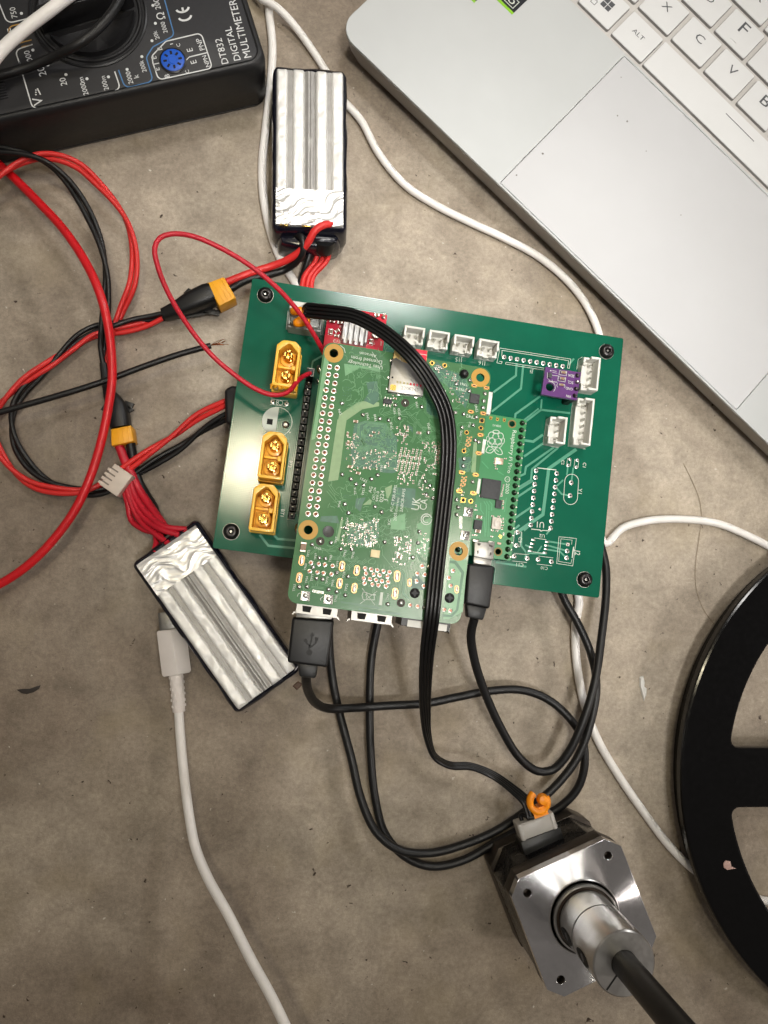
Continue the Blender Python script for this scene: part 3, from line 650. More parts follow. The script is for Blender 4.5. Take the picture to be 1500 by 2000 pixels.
# slots and round pads ringed with copper
mb = MB(); sl = [(1.15 * math.cos(a), .9 * (1 if math.sin(a) > 0 else -1) + 1.15 * math.sin(a)) for a in [k * math.pi / 8 + .001 for k in range(16)]]
mb.cur = 0; mb.poly(sl, 0, .06); mb.cur = 1; mb.poly([(x * .68, y * .80) for x, y in sl], .05, .14, [(x * .5, y * .7) for x, y in sl]); me_slot = mb.mesh('slot', [m_copring, m_tin])
mb = MB(); mb.cur = 0; mb.poly(sl, 0, .06); mb.cur = 1; mb.poly([(x * .62, y * .74) for x, y in sl], .05, .10); mb.cur = 2; mb.poly([(x * .28, y * .5) for x, y in sl], .09, .12); me_slot2 = mb.mesh('slot', [m_gold, m_copring, m_hole])
for f, p, s_ in ((r5, (245, 787), 1), (r5, (203, 1070), 1), (r5, (900, 880), 1), (r5, (1140, 950), 1), (r5, (860, 1160), 1), (r5, (1100, 1240), 1), (r6, (515, 855), 1.1), (r6, (488, 1085), 1.1), (r6, (680, 940), .75), (r6, (1310, 1030), .75)):
    inst('slot_joint', me_slot, pi, U(*f(*p), ZP + .03), PANG + (0 if f is r5 else .1), (.80 * s_, .80 * s_, 1))
for f, p in ((r2, (1215, 607)), (r2, (1370, 637)), (r2, (1172, 940)), (r2, (1328, 960)), (r4, (1340, 220)), (r4, (1310, 488)), (r4, (1268, 803)), (r4, (1233, 1073)), (r4, (1030, 1045)), (r4, (1065, 770))):
    inst('slot_joint', me_slot2, pi, U(*f(*p), ZP + .03), PANG + 1.571, (.56, .52, 1))
mb = MB(); mb.cur = 0; mb.lathe((0, 0), [(.45, 0), (.45, .07), (.80, .07), (.80, 0)], 20, True); mb.cur = 1; mb.cyl((0, 0), .46, 0, .03, 14); me_gr = mb.mesh('gold ring', [m_gold, m_hole])
mb = MB(); mb.cur = 0; mb.lathe((0, 0), [(.62, 0), (.62, .07), (1.15, .07), (1.15, 0)], 4, True); mb.cur = 1; mb.cyl((0, 0), .6, 0, .08, 14); me_gs = mb.mesh('gold square', [m_gold, m_hole])
for f, p in ((r2, (678, 320)), (r2, (838, 350)), (r4, (1345, 120)), (r4, (1195, 1190)), (r4, (1135, 185)), (r4, (1095, 455))): inst('gold_pad', me_gr, pi, U(*f(*p), ZP + .03))
for f, p in ((r2, (1312, 1052)), (r4, (1085, 1175))): inst('gold_pad', me_gs, pi, U(*f(*p), ZP + .03), PANG + .785)
mb = MB(); random.seed(5)
for cx, cy in ((1160, 330), (1085, 915)):
    for k in range(16):
        q = U(*r4(cx + (k % 3 - 1) * 28 - (k // 3 - 2.5) * 6, cy + (k // 3 - 2.5) * 30 + (k % 2) * 12), ZP); mb.lathe((q.x, q.y), [(.12, ZP + .02), (.12, ZP + .07), (.26, ZP + .07), (.26, ZP + .02)], 10, True)
put('gold_vias', mb.mesh('gold vias', m_copring), pi, 'stuff')
# shield tabs, chips and passives
mb = MB(); mb.poly([(-1.5, -1.55), (1.5, -1.5), (1.45, 1.5), (-1.5, 1.55)], 0, .10, [(-1.4, -1.4), (1.35, -1.4), (1.3, 1.4), (-1.4, 1.4)]); mb.lathe((.1, .1), [(.9, .1), (.5, .3), (.1, .36)], 12); me_tab = mb.mesh('tab', m_tin, .04)
for f, p in ((r5, (300, 1368)), (r5, (678, 1422)), (r4, (1158, 1352)), (r6, (1418, 312))): inst('soldered_tab', me_tab, pi, U(*f(*p), ZP + .01), PANG)
def chip(name, f, p, sx, sy, h, par=pi, mat=None, z=ZP, ang=PANG, leads=0):
    q = U(*f(*p), z + h); mb = MB(); mb.obox((q.x, q.y), (math.cos(ang), math.sin(ang)), sx, sy, z + .08, z + h)
    o = put(name, mb.mesh(name, mat or m_chip, .08, 2), par)
    if leads:
        mb = MB(); ux = Vector((math.cos(ang), math.sin(ang), 0)); uy = Vector((-ux.y, ux.x, 0))
        for k in range(leads):
            for s_ in (-1, 1): mb.obox(q + ux * ((k - (leads - 1) / 2) * sx / leads) + uy * (s_ * (sy / 2 + .3)), ux, .4, .8, z + .02, z + .25)
        put('leads', mb.mesh('leads', m_tin), o)
    return o
chip('chip', r2, (1222, 770), 3.2, 3.2, .9, leads=0); chip('chip', r1, (1310, 1030), 2.7, 1.6, 1.0, leads=3)
chip('crystal', r6, (225, 555), 2.9, 2.4, .7, mat=m_cream); chip('connector', r2, (832, 700), .9, 2.0, .8, mat=m_white)
mb = MB(); mb.cur = 0; mb.obox((0, 0), (1, 0), 1.1, .8, .05, .62); mb.cur = 1
for s_ in (-1, 1): mb.obox((s_ * .62, 0), (1, 0), .34, .86, .02, .66)
me_cap = mb.mesh('cap', [m_cer, m_tin], .05, 1)
for f, p, a, s_ in ((r1, (790, 1360), 0, 1), (r3, (375, 425), 1.57, 1), (r3, (410, 860), 0, 1), (r3, (560, 975), 0, 1), (r4, (435, 190), 0, 1.0), (r6, (540, 360), .5, 1), (r6, (540, 600), 0, 1.0), (r3, (365, 255), 1.57, .8), (r1, (1430, 985), 0, .7), (r3, (665, 700), .4, .8), (r3, (685, 880), .2, .8), (r3, (845, 228), 0, .7), (r3, (790, 288), 0, .7), (r3, (935, 240), 1.4, .6), (r4, (230, 235), 0, .7), (r4, (260, 155), 1.2, .6)):
    inst('capacitor', me_cap, pi, U(*f(*p), ZP + .3) - Vector((0, 0, .29)), PANG + a, (s_, s_, s_))
inst('capacitor', me_cap, pi, U(*r5(270, 570), ZP + .3) - Vector((0, 0, .29)), PANG + 1.57, (2.0, 2.2, 1.4))
mb = MB(); random.seed(21)
def tiny(q, a, s_):
    ux = Vector((math.cos(PANG + a), math.sin(PANG + a), 0)); mb.cur = 0; mb.obox(q, ux, .46 * s_, .42 * s_, ZP + .02, ZP + .3); mb.cur = 1
    for t in (-1, 1): mb.obox(q + ux * (t * .30 * s_), ux, .2 * s_, .46 * s_, ZP + .02, ZP + .32)
for i in range(6):
    for j in range(13):
        if random.random() < .93: tiny(U(*r4(185 + i * 57 - j * 6.0, 410 + j * 28 + i * 8), ZP), 0 if 3 < j < 9 else 0, 1.25 if j in (4, 7) else .78)
for f, (x0, y0, x1_, y1), n in ((r3, (330, 250, 560, 950), 34), (r3, (1250, 80, 1480, 460), 26), (r4, (480, 300, 740, 460), 24), (r4, (480, 560, 720, 880), 18), (r4, (120, 750, 420, 950), 22), (r5, (900, 100, 1490, 560), 120), (r2, (900, 420, 1120, 560), 8), (r2, (900, 640, 1120, 860), 18), (r6, (460, 330, 700, 700), 46), (r6, (780, 240, 970, 560), 24), (r4, (660, 330, 760, 640), 12), (r4, (1000, 1000, 1100, 1100), 4), (r1, (1220, 930, 1420, 1130), 7), (r3, (700, 540, 1250, 920), 40), (r4, (420, 960, 660, 1150), 10), (r2, (640, 330, 880, 520), 12)):
    for k in range(n): tiny(U(*f(random.uniform(x0, x1_), random.uniform(y0, y1)), ZP), random.choice((0, 1.571)), random.choice((.6, .8, .8, 1.0)))
for k in range(4): tiny(U(*r4(715 - k * 6, 455 + k * 44), ZP), 0, 1.5)
put('small_passives', mb.mesh('passives', [m_cer, m_tin], weld=False), pi, 'stuff')
mb = MB()                                                   # fine-pitch solder combs
for k in range(11): q = U(*r5(425 + k * 17, 1285 + k * 3), ZP); mb.obox(q, PX, .14, .9, ZP + .01, ZP + .12)
for k in range(12): q = U(*r6(1360 + k * 0 + (k % 2) * 3, 60 + k * 14), ZP); mb.obox(q, PY, .16, 1.1, ZP + .01, ZP + .12)
put('solder_comb', mb.mesh('comb', m_tin), pi, 'stuff')
# black posts and pegs
mb = MB(); mb.lathe((0, 0), [(1.5, 0), (1.5, .8), (1.2, 1.6), (.6, 2.0), (.001, 2.1)], 24); me_post = mb.mesh('post', m_black)
inst('plastic_post', me_post, pi, U(*r2(1090, 455), ZP + 1.0) - Vector((0, 0, 1.0))); 
mb = MB(); mb.lathe((0, 0), [(1.85, 0), (1.8, .25), (1.2, .18), (.5, .1), (.001, .12)], 24); me_plug = mb.mesh('plug', m_black); inst('plastic_post', me_plug, pi, U(*r5(680, 318), ZP + .1))
mb = MB(); mb.cur = 0; mb.cyl((0, 0), 1.62, 0, .12, 28); mb.cur = 1
mb.poly([(1.45 * math.cos(a) * (1 if k % 2 == 0 else .52), 1.45 * math.sin(a) * (1 if k % 2 == 0 else .52)) for k, a in enumerate([i * math.pi / 4 for i in range(8)])], .1, .5); me_peg = mb.mesh('peg', [m_hole, m_chip], .06)
for p in ((750, 1080), (1213, 1145)): inst('plastic_peg', me_peg, pi, U(*r6(*p), ZP + .02), PANG + .1)
# printing
mb = MB(); ZL = ZP + .06
def pl(f, sx, p0, p1, hs=1.): text(mb, sx, U(*f(*p0), ZL), U(*f(*p1), ZL), hs)
pl(r1, 'Abracon', (1128, 275), (858, 222), .9); pl(r1, 'Licensed from', (1222, 372), (722, 285), 1.0); pl(r1, 'Uses Technology', (1228, 462), (668, 362), 1.0)
for f, sx, a, b in ((r1, 'TP62', (1020, 1330), (985, 1215)), (r1, 'TP18', (1405, 1490), (1380, 1370)), (r1, 'TP24', (1450, 1240), (1430, 1130)), (r1, 'TP38', (1140, 1355), (1115, 1240)), (r1, 'TP4', (575, 1250), (540, 1150)), (r2, 'TP20', (285, 990), (265, 895)), (r2, 'TP26', (660, 1170), (640, 1080)),
                    (r2, 'TP28', (510, 890), (490, 810)), (r2, 'TP42', (1240, 995), (1115, 970)), (r2, 'TP61', (1135, 585), (1040, 565)), (r2, 'TP63', (1115, 655), (1020, 635)), (r2, 'TP2', (1000, 545), (975, 475)), (r2, 'TP41', (1270, 945), (1250, 850)),
                    (r3, 'TP30', (1000, 960), (1010, 830)), (r3, 'TP16', (530, 1365), (515, 1235)), (r3, 'TP23', (665, 1385), (680, 1255)), (r3, 'TP46', (225, 1610), (240, 1490)), (r3, 'TP31', (740, 1110), (610, 1050)), (r5, 'TP44', (990, 210), (1010, 95)), (r5, 'TP72', (360, 735), (380, 620)),
                    (r5, 'TP69', (480, 780), (490, 670)), (r5, 'TP68', (720, 820), (740, 705)), (r5, 'TP65', (950, 735), (975, 620)), (r5, 'TP45', (1085, 765), (1105, 650)), (r5, 'TP60', (315, 950), (330, 840)), (r5, 'TP74', (830, 910), (845, 800)), (r5, 'TP71', (420, 1130), (440, 1020)), (r5, 'TP70', (665, 1170), (685, 1055)),
                    (r5, 'TP54', (335, 1160), (350, 1050)), (r5, 'TP55', (760, 1220), (775, 1105)), (r5, 'TP28', (935, 1085), (955, 975)), (r5, 'TP53', (130, 1295), (150, 1180)), (r5, 'TP25', (980, 1290), (1000, 1170)), (r5, 'TP56', (805, 1475), (825, 1360)), (r5, 'TP67', (810, 520), (830, 405)), (r5, 'TP43', (570, 580), (455, 555)),
                    (r6, 'TP57', (395, 1175), (415, 1085)), (r6, 'TP26', (712, 765), (738, 670)), (r6, 'TP75', (880, 1240), (895, 1160)), (r4, 'TP27', (1180, 120), (1205, 40)), (r4, 'TP32', (1060, 250), (1075, 160)), (r4, 'TP39', (450, 970), (470, 880))): pl(f, sx, a, b, .95)
pl(r4, 'UK', (435, 1325), (462, 1150), 1.25); pl(r4, 'CA', (545, 1325), (565, 1165), 1.25)
pl(r3, 'FC-C P2R-RPI5', (1190, 1680), (1270, 1200), .9); pl(r3, 'ZD053 RPI5', (1270, 1690), (1315, 1430), .9); pl(r3, '2ABCB-RPI5', (1370, 1690), (1425, 1265), .9)
pl(r3, 'AG', (800, 1340), (825, 1230), 1.0); pl(r3, 'OC-136', (860, 1470), (885, 1240), .9); pl(r3, '94V-0', (925, 1500), (945, 1310), .9); pl(r3, '0224', (1010, 1510), (1040, 1300), .9); pl(r3, '3', (1095, 1490), (1100, 1455), 1.1); pl(r6, 'KC', (425, 170), (435, 100), 1.); pl(r6, '2005', (505, 120), (515, 10), 1.)
def ol(f, pts, wd=.2, closed=False): mb.strip([U(*f(*p), ZL) for p in pts], wd, ZL, .01, closed)
for r_ in (72, 45): ol(r6, [(905 + r_ * math.cos(t), 97 + r_ * math.sin(t)) for t in [k * .5 for k in range(2 if r_ < 50 else 0, 12 if r_ < 50 else 13)]], .28)
# crossed-out wheeled bin
ol(r6, [(50, 1015), (222, 1240)], .14); ol(r6, [(248, 1055), (22, 1222)], .14); ol(r6, [(60, 1160), (48, 1110), (65, 1065), (210, 1110), (212, 1170), (70, 1168), (60, 1160)], .2); ol(r6, [(62, 1070), (80, 1062), (115, 1075), (110, 1100), (90, 1105)], .2); ol(r6, [(196, 1100), (222, 1098), (222, 1112)], .3); ol(r6, [(120, 1098), (105, 1140)], .2)
mb.poly([U(*r6(*p), ZL) for p in ((295, 1068), (332, 1072), (312, 1242), (272, 1238))], ZL, ZL + .01)
ol(r5, [(170, 1375), (190, 1330), (215, 1318)], .16); ol(r5, [(555, 1440), (548, 1410), (595, 1375)], .16); ol(r1, [(540, 120), (600, 170), (620, 245)], .2); ol(r1, [(1055, 225), (1225, 480)], .12)
put('white_print', mb.mesh('print', m_silk, weld=False), pi, 'stuff')

# metal shell of the card slot, and the card in it
sh = [r2(*p) for p in ((168, 268), (225, 252), (300, 300), (420, 345), (608, 332), (560, 745), (115, 690))]
mb = MB(); mb.poly([U(*p, ZP + 1.5) for p in sh], ZP + .1, ZP + 1.5)
sl_ = put('card_slot', mb.mesh('slot', m_steel, .12, 2), pi); mb = MB(); zz = ZP + 1.505
q = U(*r2(173, 503), zz); mb.cyl(q, .32, zz, zz + .01, 14); q = U(*r2(160, 325), zz); mb.obox(q, PX, .5, 1.3, zz, zz + .01)
for f, p in ((r2, (105, 665)),): q = U(*f(*p), ZP)
mb.strip([U(*r2(*p), zz) for p in ((120, 686), (555, 742))], .25, zz, .01)
put('opening', mb.mesh('hole', m_hole), sl_)
mb = MB(); mb.poly(rounded([U(*r2(*p), zz) for p in ((150, 590), (222, 600), (212, 672), (140, 662))], .4), zz, zz + .02); put('spring_window', mb.mesh('w', m_gold), sl_)
m_ink = M('grey ink', (96, 92, 90), .6); m_inkr = M('red ink', (190, 40, 60), .6); m_inkg = M('olive ink', (150, 140, 96), .6)
mb = MB(); text(mb, '220624E', U(*r2(280, 655), zz + .02), U(*r2(505, 690), zz + .02), 1.0); put('stamped_number', mb.mesh('n', m_ink, weld=False), sl_)
mb = MB()
for k, x in enumerate((237, 275, 320, 365, 405, 448, 488, 532)): mb.cur = 0 if k < 4 else 1; mb.obox(U(*r2(x, 562 + (x - 237) * .155), zz), PX, .62, .75, zz, zz + .02)
put('ink_dots', mb.mesh('d', [m_inkg, m_inkr]), sl_)
mb = MB()
for p in ((245, 722), (470, 755), (120, 505), (100, 650), (150, 285), (600, 390)): mb.obox(U(*r2(*p), ZP), PX, 1.2 if p[1] > 700 else .6, .7, ZP + .01, ZP + .3)
put('solder_foot', mb.mesh('f', m_tin, .05), sl_)
m_cgold = M('gold printed plastic', (196, 168, 104), .42, var=.05); m_cred = M('red printed plastic', (214, 20, 52), .4, var=.05)
zc = ZP + 1.35; cq = [U(*r2(*p), zc) for p in ((205, 108), (440, 134), (620, 160), (600, 400), (170, 340))]
mc = MB(); mid0, mid1 = U(*r2(435, 134), zc), U(*r2(412, 380), zc)
mc.cur = 0; mc.poly([cq[0], mid0, mid1, cq[4]], zc - .9, zc); mc.cur = 1; mc.poly([mid0, cq[2], cq[3], mid1], zc - .9, zc - .001)
card = put('memory_card', mc.mesh('card', [m_cgold, m_cred], .1, 2)); tag(card, 'gold and red memory card poking out of the silver slot on the raised green board', 'memory card')
mb = MB(); zt = zc + .02; text(mb, '25', U(*r2(372, 245), zt), U(*r2(360, 330), zt), 1.); text(mb, 'U', U(*r2(300, 232), zt), U(*r2(262, 236), zt), 1.3); text(mb, 'S', U(*r2(540, 300), zt), U(*r2(575, 275), zt), 1.2); mb.strip([U(*r2(*p), zt) for p in ((450, 195), (610, 218))], .18, zt, .01); mb.strip([U(*r2(*p), zt) for p in ((205, 150), (420, 190))], .12, zt, .01)
put('white_print', mb.mesh('print', m_silk, weld=False), card)

# sockets hanging under the far edge
def usb_socket(u0, wid, label, slots):
    v = 81.5; a = PL(u0, v); q = MB(); zlo, zhi = ZP - 17.2, ZP - 1.7
    Q = lambda du, dv: PL(u0 + du, v + dv)
    for z0_, z1_, x0, x1_ in ((zlo, zlo + .4, 0, wid), (zhi - .4, zhi, 0, wid), (zlo + 7.4, zlo + 7.9, .3, wid - .3), (zlo + .39, zhi - .39, 0, .4), (zlo + .39, zhi - .39, wid - .4, wid)):
        q.poly([Q(x0, -14), Q(x1_, -14), Q(x1_, 3.0), Q(x0, 3.0)], z0_, z1_)
    o = put('usb_socket', q.mesh('usb', m_steel, .06, 1), pi, label=label)
    lip = MB()
    for s_ in (0, wid): lip.poly([Q(s_ - .5, 2.6), Q(s_ + .5, 2.6), Q(s_ + (.9 if s_ else -.9) + .2, 3.6), Q(s_ + (.9 if s_ else -.9) - .2, 3.6)], zhi - 4, zhi - 2)
    put('lip', lip.mesh('lip', m_steel), o)
    q = MB(); q.poly([Q(.6, -13), Q(wid - .6, -13), Q(wid - .6, -4), Q(.6, -4)], zlo + .5, zhi - .5)
    for zz_ in (zlo + 3.6, zlo + 11.4): q.poly([Q(1.8, -6), Q(wid - 1.8, -6), Q(wid - 1.8, 2.0), Q(1.8, 2.0)], zz_, zz_ + 1.8)
    put('tongue', q.mesh('tongue', M('dark blue plastic', (22, 28, 60), .5)), o)
    for sx_ in slots:
        q = MB(); q.poly([Q(sx_ - 1.5, .4), Q(sx_ + 1.5, .4), Q(sx_ + 1.2, 2.3), Q(sx_ - 1.2, 2.3)], zhi, zhi + .03); put('spring_slot', q.mesh('slots', m_hole), o)
    return o
usb_socket(-.2, 13.2, 'USB socket that holds the black cable plug', (3.3, 9.8)); usb_socket(17.4, 13.2, 'empty USB socket in the middle of the edge', (3.3, 9.8))
q = MB(); Q = lambda du, dv: PL(33.6 + du, 81.5 + dv)
q.cur = 0; q.poly([Q(0, -18), Q(16, -18), Q(16, 2.6), Q(0, 2.6)], ZP - 15.2, ZP - 1.7); q.cur = 1; q.poly([Q(2.0, .4), Q(15.2, .4), Q(15.2, 2.8), Q(2.0, 2.8)], ZP - 14.4, ZP - 1.64); q.cur = 2; q.poly([Q(15.95, -18), Q(16.2, -18), Q(16.2, 3.3), Q(15.95, 3.3)], ZP - 15, ZP - 1.8)
put('network_socket', q.mesh('net', [m_black, m_white, m_steel], .1, 1), pi)
# white flat-cable latches and small parts peeping out at the right edge
for k, (a, b) in enumerate((((1432, 690), (1400, 975)),)):
    mb = MB(); A, B_ = U(*r2(*a), ZP - 2.4), U(*r2(*b), ZP - 2.4); dd = (B_ - A).normalized(); mb.obox((A + B_) / 2 - PX * .5, dd, (B_ - A).length, 2.0, ZP - 5, ZP - 2.2); put('cable_latch', mb.mesh('latch', m_white, .15), pi)
for a, b in (((1400, 285), (1370, 490)), ((1325, 865), (1295, 1080))):
    mb = MB(); A, B_ = U(*r4(*a), ZP - 2.4), U(*r4(*b), ZP - 2.4); dd = (B_ - A).normalized(); mb.obox((A + B_) / 2 - PX * .5, dd, (B_ - A).length, 2.0, ZP - 5, ZP - 2.2); put('cable_latch', mb.mesh('latch', m_white, .15), pi)

# ------------------------------------------------------------ the small microcontroller board
ZC = 39.0
r7 = crop(890, 790, 10.); r8 = crop(890, 940, 10.)
pa, pb = U(*c1(540, 750), ZC + 1.2), U(*c1(440, 1618), ZC + 1.2); CY = (pa - pb).normalized(); CX = Vector((CY.y, -CY.x, 0)); CANG = math.atan2(CX.y, CX.x)
def CL(u, v): return Vector((pa + CX * u - CY * v)[:2])         # u from the right-hand pin row, v down the board
pc = thing('microcontroller_board', (CL(-9, 24).x, CL(-9, 24).y, ZB), 'narrow green board with a printed berry outline, partly hidden under the raised green board', 'circuit board')
m_pico = mask_material('bright green solder mask', (44, 126, 74), None, .30, .10, .5, CANG)
ed = rounded([CL(-19.4, -1.4), CL(1.6, -1.4), CL(1.6, 49.6), CL(-19.4, 49.6)], .7)
mh = [Vector(U(*p, ZC)[:2]) for p in (r7(1100, 380), r8(830, 1375))]
put('board', plate([ed] + [circle(p, 1.05, 20) for p in mh], ZC - 1.0, ZC, m_pico, .05), pc)
mb = MB(); mb.lathe((0, 0), [(1.06, -.1), (1.06, .03), (1.55, .03), (1.55, -.02)], 24, True); me_cm = mb.mesh('ring', M('olive mask ring', (120, 104, 40), .45))
for p in mh: inst('mounting_ring', me_cm, pc, (p.x, p.y, ZC))
mb = MB(); mb.lathe((0, 0), [(1.0, 0), (.78, .35), (.42, .85), (.34, 1.25), (.12, 1.38)], 16); me_cp = mb.mesh('joint', M('dark solder', (92, 92, 88), .25, 1.0, var=.35, vs=2))
mb = MB(); mb.lathe((0, 0), [(.9, 0), (.9, .03), (.5, .03), (.5, 0)], 16); 
for k in range(20):
    for u in (0, -17.78):
        p = CL(u, 48.26 * k / 19); inst('solder_joint', me_cp, pc, (p.x, p.y, ZC + .01), k)
mb = MB()
for u in (0, -17.78):
    for k in range(20): p = CL(u, 48.26 * k / 19); mb.obox(p, CX, 2.45, 2.45, ZB + .04, ZC - 1.02)
put('pin_strip', mb.mesh('strip', m_black, .2, 1), pc)
mb = MB()
for k in range(20):
    p = CL(1.35, 48.26 * k / 19); mb.cyl(p, .26, ZC + .01, ZC + .10, 10)
put('edge_pad', mb.mesh('edge pads', m_tin), pc, 'stuff')
for p in ((685, 265), (815, 290), (948, 305)):                    # three gold debug pads with notched ends
    c = U(*r7(*p), ZC); mb = MB(); mb.cur = 0
    pts = [(-.52, -.35), (-.25, -.6), (.25, -.6), (.52, -.35), (.52, .75), (.2, .75), (.2, .45), (-.2, .45), (-.2, .75), (-.52, .75)]
    mb.poly([c + CX * x + CY * y for x, y in pts], ZC + .01, ZC + .08); mb.cur = 1; mb.cyl(c - CY * .1, .26, ZC + .07, ZC + .1, 12); put('debug_pad', mb.mesh('pad', [m_gold, m_hole]), pc)
chip('processor_chip', r7, (690, 1650), 6.9, 6.9, .9, pc, None, ZC, CANG); chip('chip', r8, (840, 445), 2.2, 3.0, .7, pc, None, ZC, CANG, 0)
chip('inductor', r8, (440, 850), 2.9, 3.3, 1.1, pc, m_chip, ZC, CANG); chip('crystal', r7, (855, 1105), 2.9, 2.2, .8, pc, M('pinkish metal lid', (206, 180, 160), .35, .8), ZC, CANG)
for p in ((455, 700), (430, 975)): inst('capacitor', me_cap, pc, (*U(*r8(*p), ZC + .4)[:2], ZC + .02), CANG, (1.3, 1.35, 1.3))
mb = MB(); q = U(*r8(800, 820), ZC + 1.2); mb.obox(q, CX, 3.3, 4.1, ZC + .1, ZC + 1.2); bt = put('push_button', mb.mesh('button', M('off white button housing', (202, 192, 180), .4), .12, 2), pc)
mb = MB(); mb.poly([q + CX * (.95 * math.cos(a)) + CY * (1.3 * math.sin(a)) for a in [k * .3927 for k in range(16)]], ZC + 1.2, ZC + 1.55); put('plunger', mb.mesh('plunger', M('warm white plastic', (214, 206, 196), .4), .1), bt)
mb = MB(); q = U(*r8(872, 1078), ZC); mb.cyl(q, .62, ZC + .02, ZC + .12, 16); put('gold_pad', mb.mesh('pad', m_gold), pc)
mb = MB(); q = U(*r8(845, 1215), ZC); mb.obox(q, CX, 1.4, .7, ZC + .02, ZC + .5); put('indicator_light', mb.mesh('led', M('pale pink lens', (214, 170, 150), .4), .05), pc)
# micro socket at the end of the board
mb = MB(); sq = [U(*r8(*p), ZC + 2.7) for p in ((368, 1180), (768, 1200), (735, 1535), (355, 1468))]
mb.poly(sq, ZC + .05, ZC + 2.7); ms = put('micro_usb_socket', mb.mesh('socket', m_steel, .25, 2), pc)
m_slot_ = M('dark slot', (60, 52, 44), .6); zz = ZC + 2.71
for pts in (((415, 1360), (445, 1345), (450, 1400), (425, 1425)), ((668, 1395), (700, 1380), (692, 1440), (662, 1455)), ((425, 1205), (500, 1215), (470, 1255), (430, 1250)), ((645, 1225), (735, 1265), (710, 1290), (650, 1270))): mb = MB(); mb.poly([U(*r8(*p), zz) for p in pts], zz, zz + .012); put('spring_slot', mb.mesh('slots', m_slot_), ms)
mb = MB(); mb.poly([U(*r8(*p), ZC + 1.0) for p in ((330, 1130), (470, 1140), (455, 1190), (330, 1190))], ZC + .1, ZC + 1.2); mb.poly([U(*r8(*p), ZC + 1.0) for p in ((650, 1165), (770, 1180), (765, 1205), (640, 1200))], ZC + .1, ZC + 1.0); put('solder_tab', mb.mesh('t', m_tin, .1), pc)
mb = MB(); random.seed(9); ZT = ZC + .015                        # tracks and tiny parts
def ctr(f, pts, wd=.3): mb.strip([U(*f(*p), ZT) for p in pts], wd, ZT, .015)
for a in ((r8, [(600, 390), (650, 470), (650, 560)]), (r8, [(650, 380), (710, 450), (700, 580)]), (r8, [(550, 390), (605, 480), (600, 600), (590, 1000)]), (r8, [(490, 420), (490, 560), (550, 640)]), (r8, [(650, 580), (630, 1080)]), (r8, [(680, 680), (670, 1050)]), (r8, [(560, 700), (575, 1080)]),
          (r8, [(960, 720), (1030, 850)]), (r8, [(880, 700), (880, 990), (990, 1040)]), (r8, [(990, 320), (950, 600)]), (r7, [(510, 1110), (640, 1250)]), (r7, [(1130, 1000), (1010, 1300)]), (r7, [(820, 1300), (940, 1380)]), (r7, [(1230, 800), (1130, 880)]), (r7, [(1220, 930), (1120, 1010)])): ctr(*a)
m_pl2 = M('track under mask', (64, 150, 96), .35)
put('copper_trace', mb.mesh('tr', m_pl2), pc, 'stuff')
mb = MB(); mb.cur = 0
def tiny2(f, p, a=0., s_=1.):
    q = U(*f(*p), ZC); ux = CX * math.cos(a) + CY * math.sin(a); mb.cur = 0; mb.obox(q, ux, .5 * s_, .45 * s_, ZC + .02, ZC + .32); mb.cur = 1
    for t in (-1, 1): mb.obox(q + ux * (.33 * s_ * t), ux, .22 * s_, .5 * s_, ZC + .02, ZC + .34)
for f, p in ((r7, (765, 1070)), (r7, (755, 1140)), (r7, (775, 1195)), (r7, (790, 1255)), (r7, (970, 1060)), (r8, (915, 385)), (r8, (925, 440)), (r8, (920, 520)), (r8, (480, 290)), (r8, (530, 300)), (r8, (600, 270)), (r8, (680, 290)), (r8, (830, 280)), (r8, (900, 270)), (r8, (395, 480)), (r8, (395, 560)), (r8, (720, 680)), (r8, (840, 690)), (r8, (710, 960)), (r8, (800, 970)), (r8, (340, 1050)), (r8, (395, 1050)), (r8, (930, 1030)), (r8, (700, 1080)), (r8, (925, 740)), (r8, (910, 800)), (r8, (910, 860)), (r8, (905, 920))): tiny2(f, p, random.choice((0, 1.57)))
for k in range(14): q = CL(0, 0); tiny2(r8, (935 - k * 4, 60 + k * 18), 0, .5)
put('small_passives', mb.mesh('pas', [m_cer, m_tin], weld=False), pc, 'stuff')
# printing: berry emblem, name, year
mb = MB(); ZL = ZC + .03
def el(cx, cy, rx, ry, rot=0., wd=.24, a0=0., a1=6.2832, n=20):
    full = abs(a1 - a0 - 6.2832) < .01; q = []
    for k in range(n if full else n + 1):
        t = a0 + (a1 - a0) * k / n; x, y = rx * math.cos(t), ry * math.sin(t); q.append(U(*r7(cx + x * math.cos(rot) - y * math.sin(rot), cy + x * math.sin(rot) + y * math.cos(rot)), ZL))
    mb.strip(q, wd, ZL, .01, full)
el(783, 625, 60, 58); el(705, 715, 55, 60); el(835, 727, 58, 62); el(690, 595, 48, 62, .5); el(880, 615, 50, 62, -.35); el(790, 532, 62, 30, .1); el(762, 803, 58, 30, .1); el(628, 668, 26, 50, .1, .2); el(925, 712, 26, 56, .15, .2); el(663, 775, 34, 60, -.75, .2); el(860, 800, 34, 60, .8, .2)
def pth(f, pts, wd=.24): mb.strip([Vector(q[:3]) for q in cr([tuple(U(*f(*p), ZL)) for p in pts], .3)], wd, ZL, .01)
pth(r7, [(740, 870), (690, 830), (630, 830), (600, 880), (590, 915), (640, 945), (690, 945), (740, 900), (748, 870)]); pth(r7, [(760, 872), (800, 845), (850, 850), (895, 900), (910, 965), (850, 980), (800, 960), (765, 920), (758, 880)]); pth(r7, [(655, 900), (700, 882), (735, 865)], .16); pth(r7, [(840, 920), (800, 890), (765, 868)], .16)
def pl7(f, sx, p0, p1, hs=1.): text(mb, sx, U(*f(*p0), ZL), U(*f(*p1), ZL), hs)
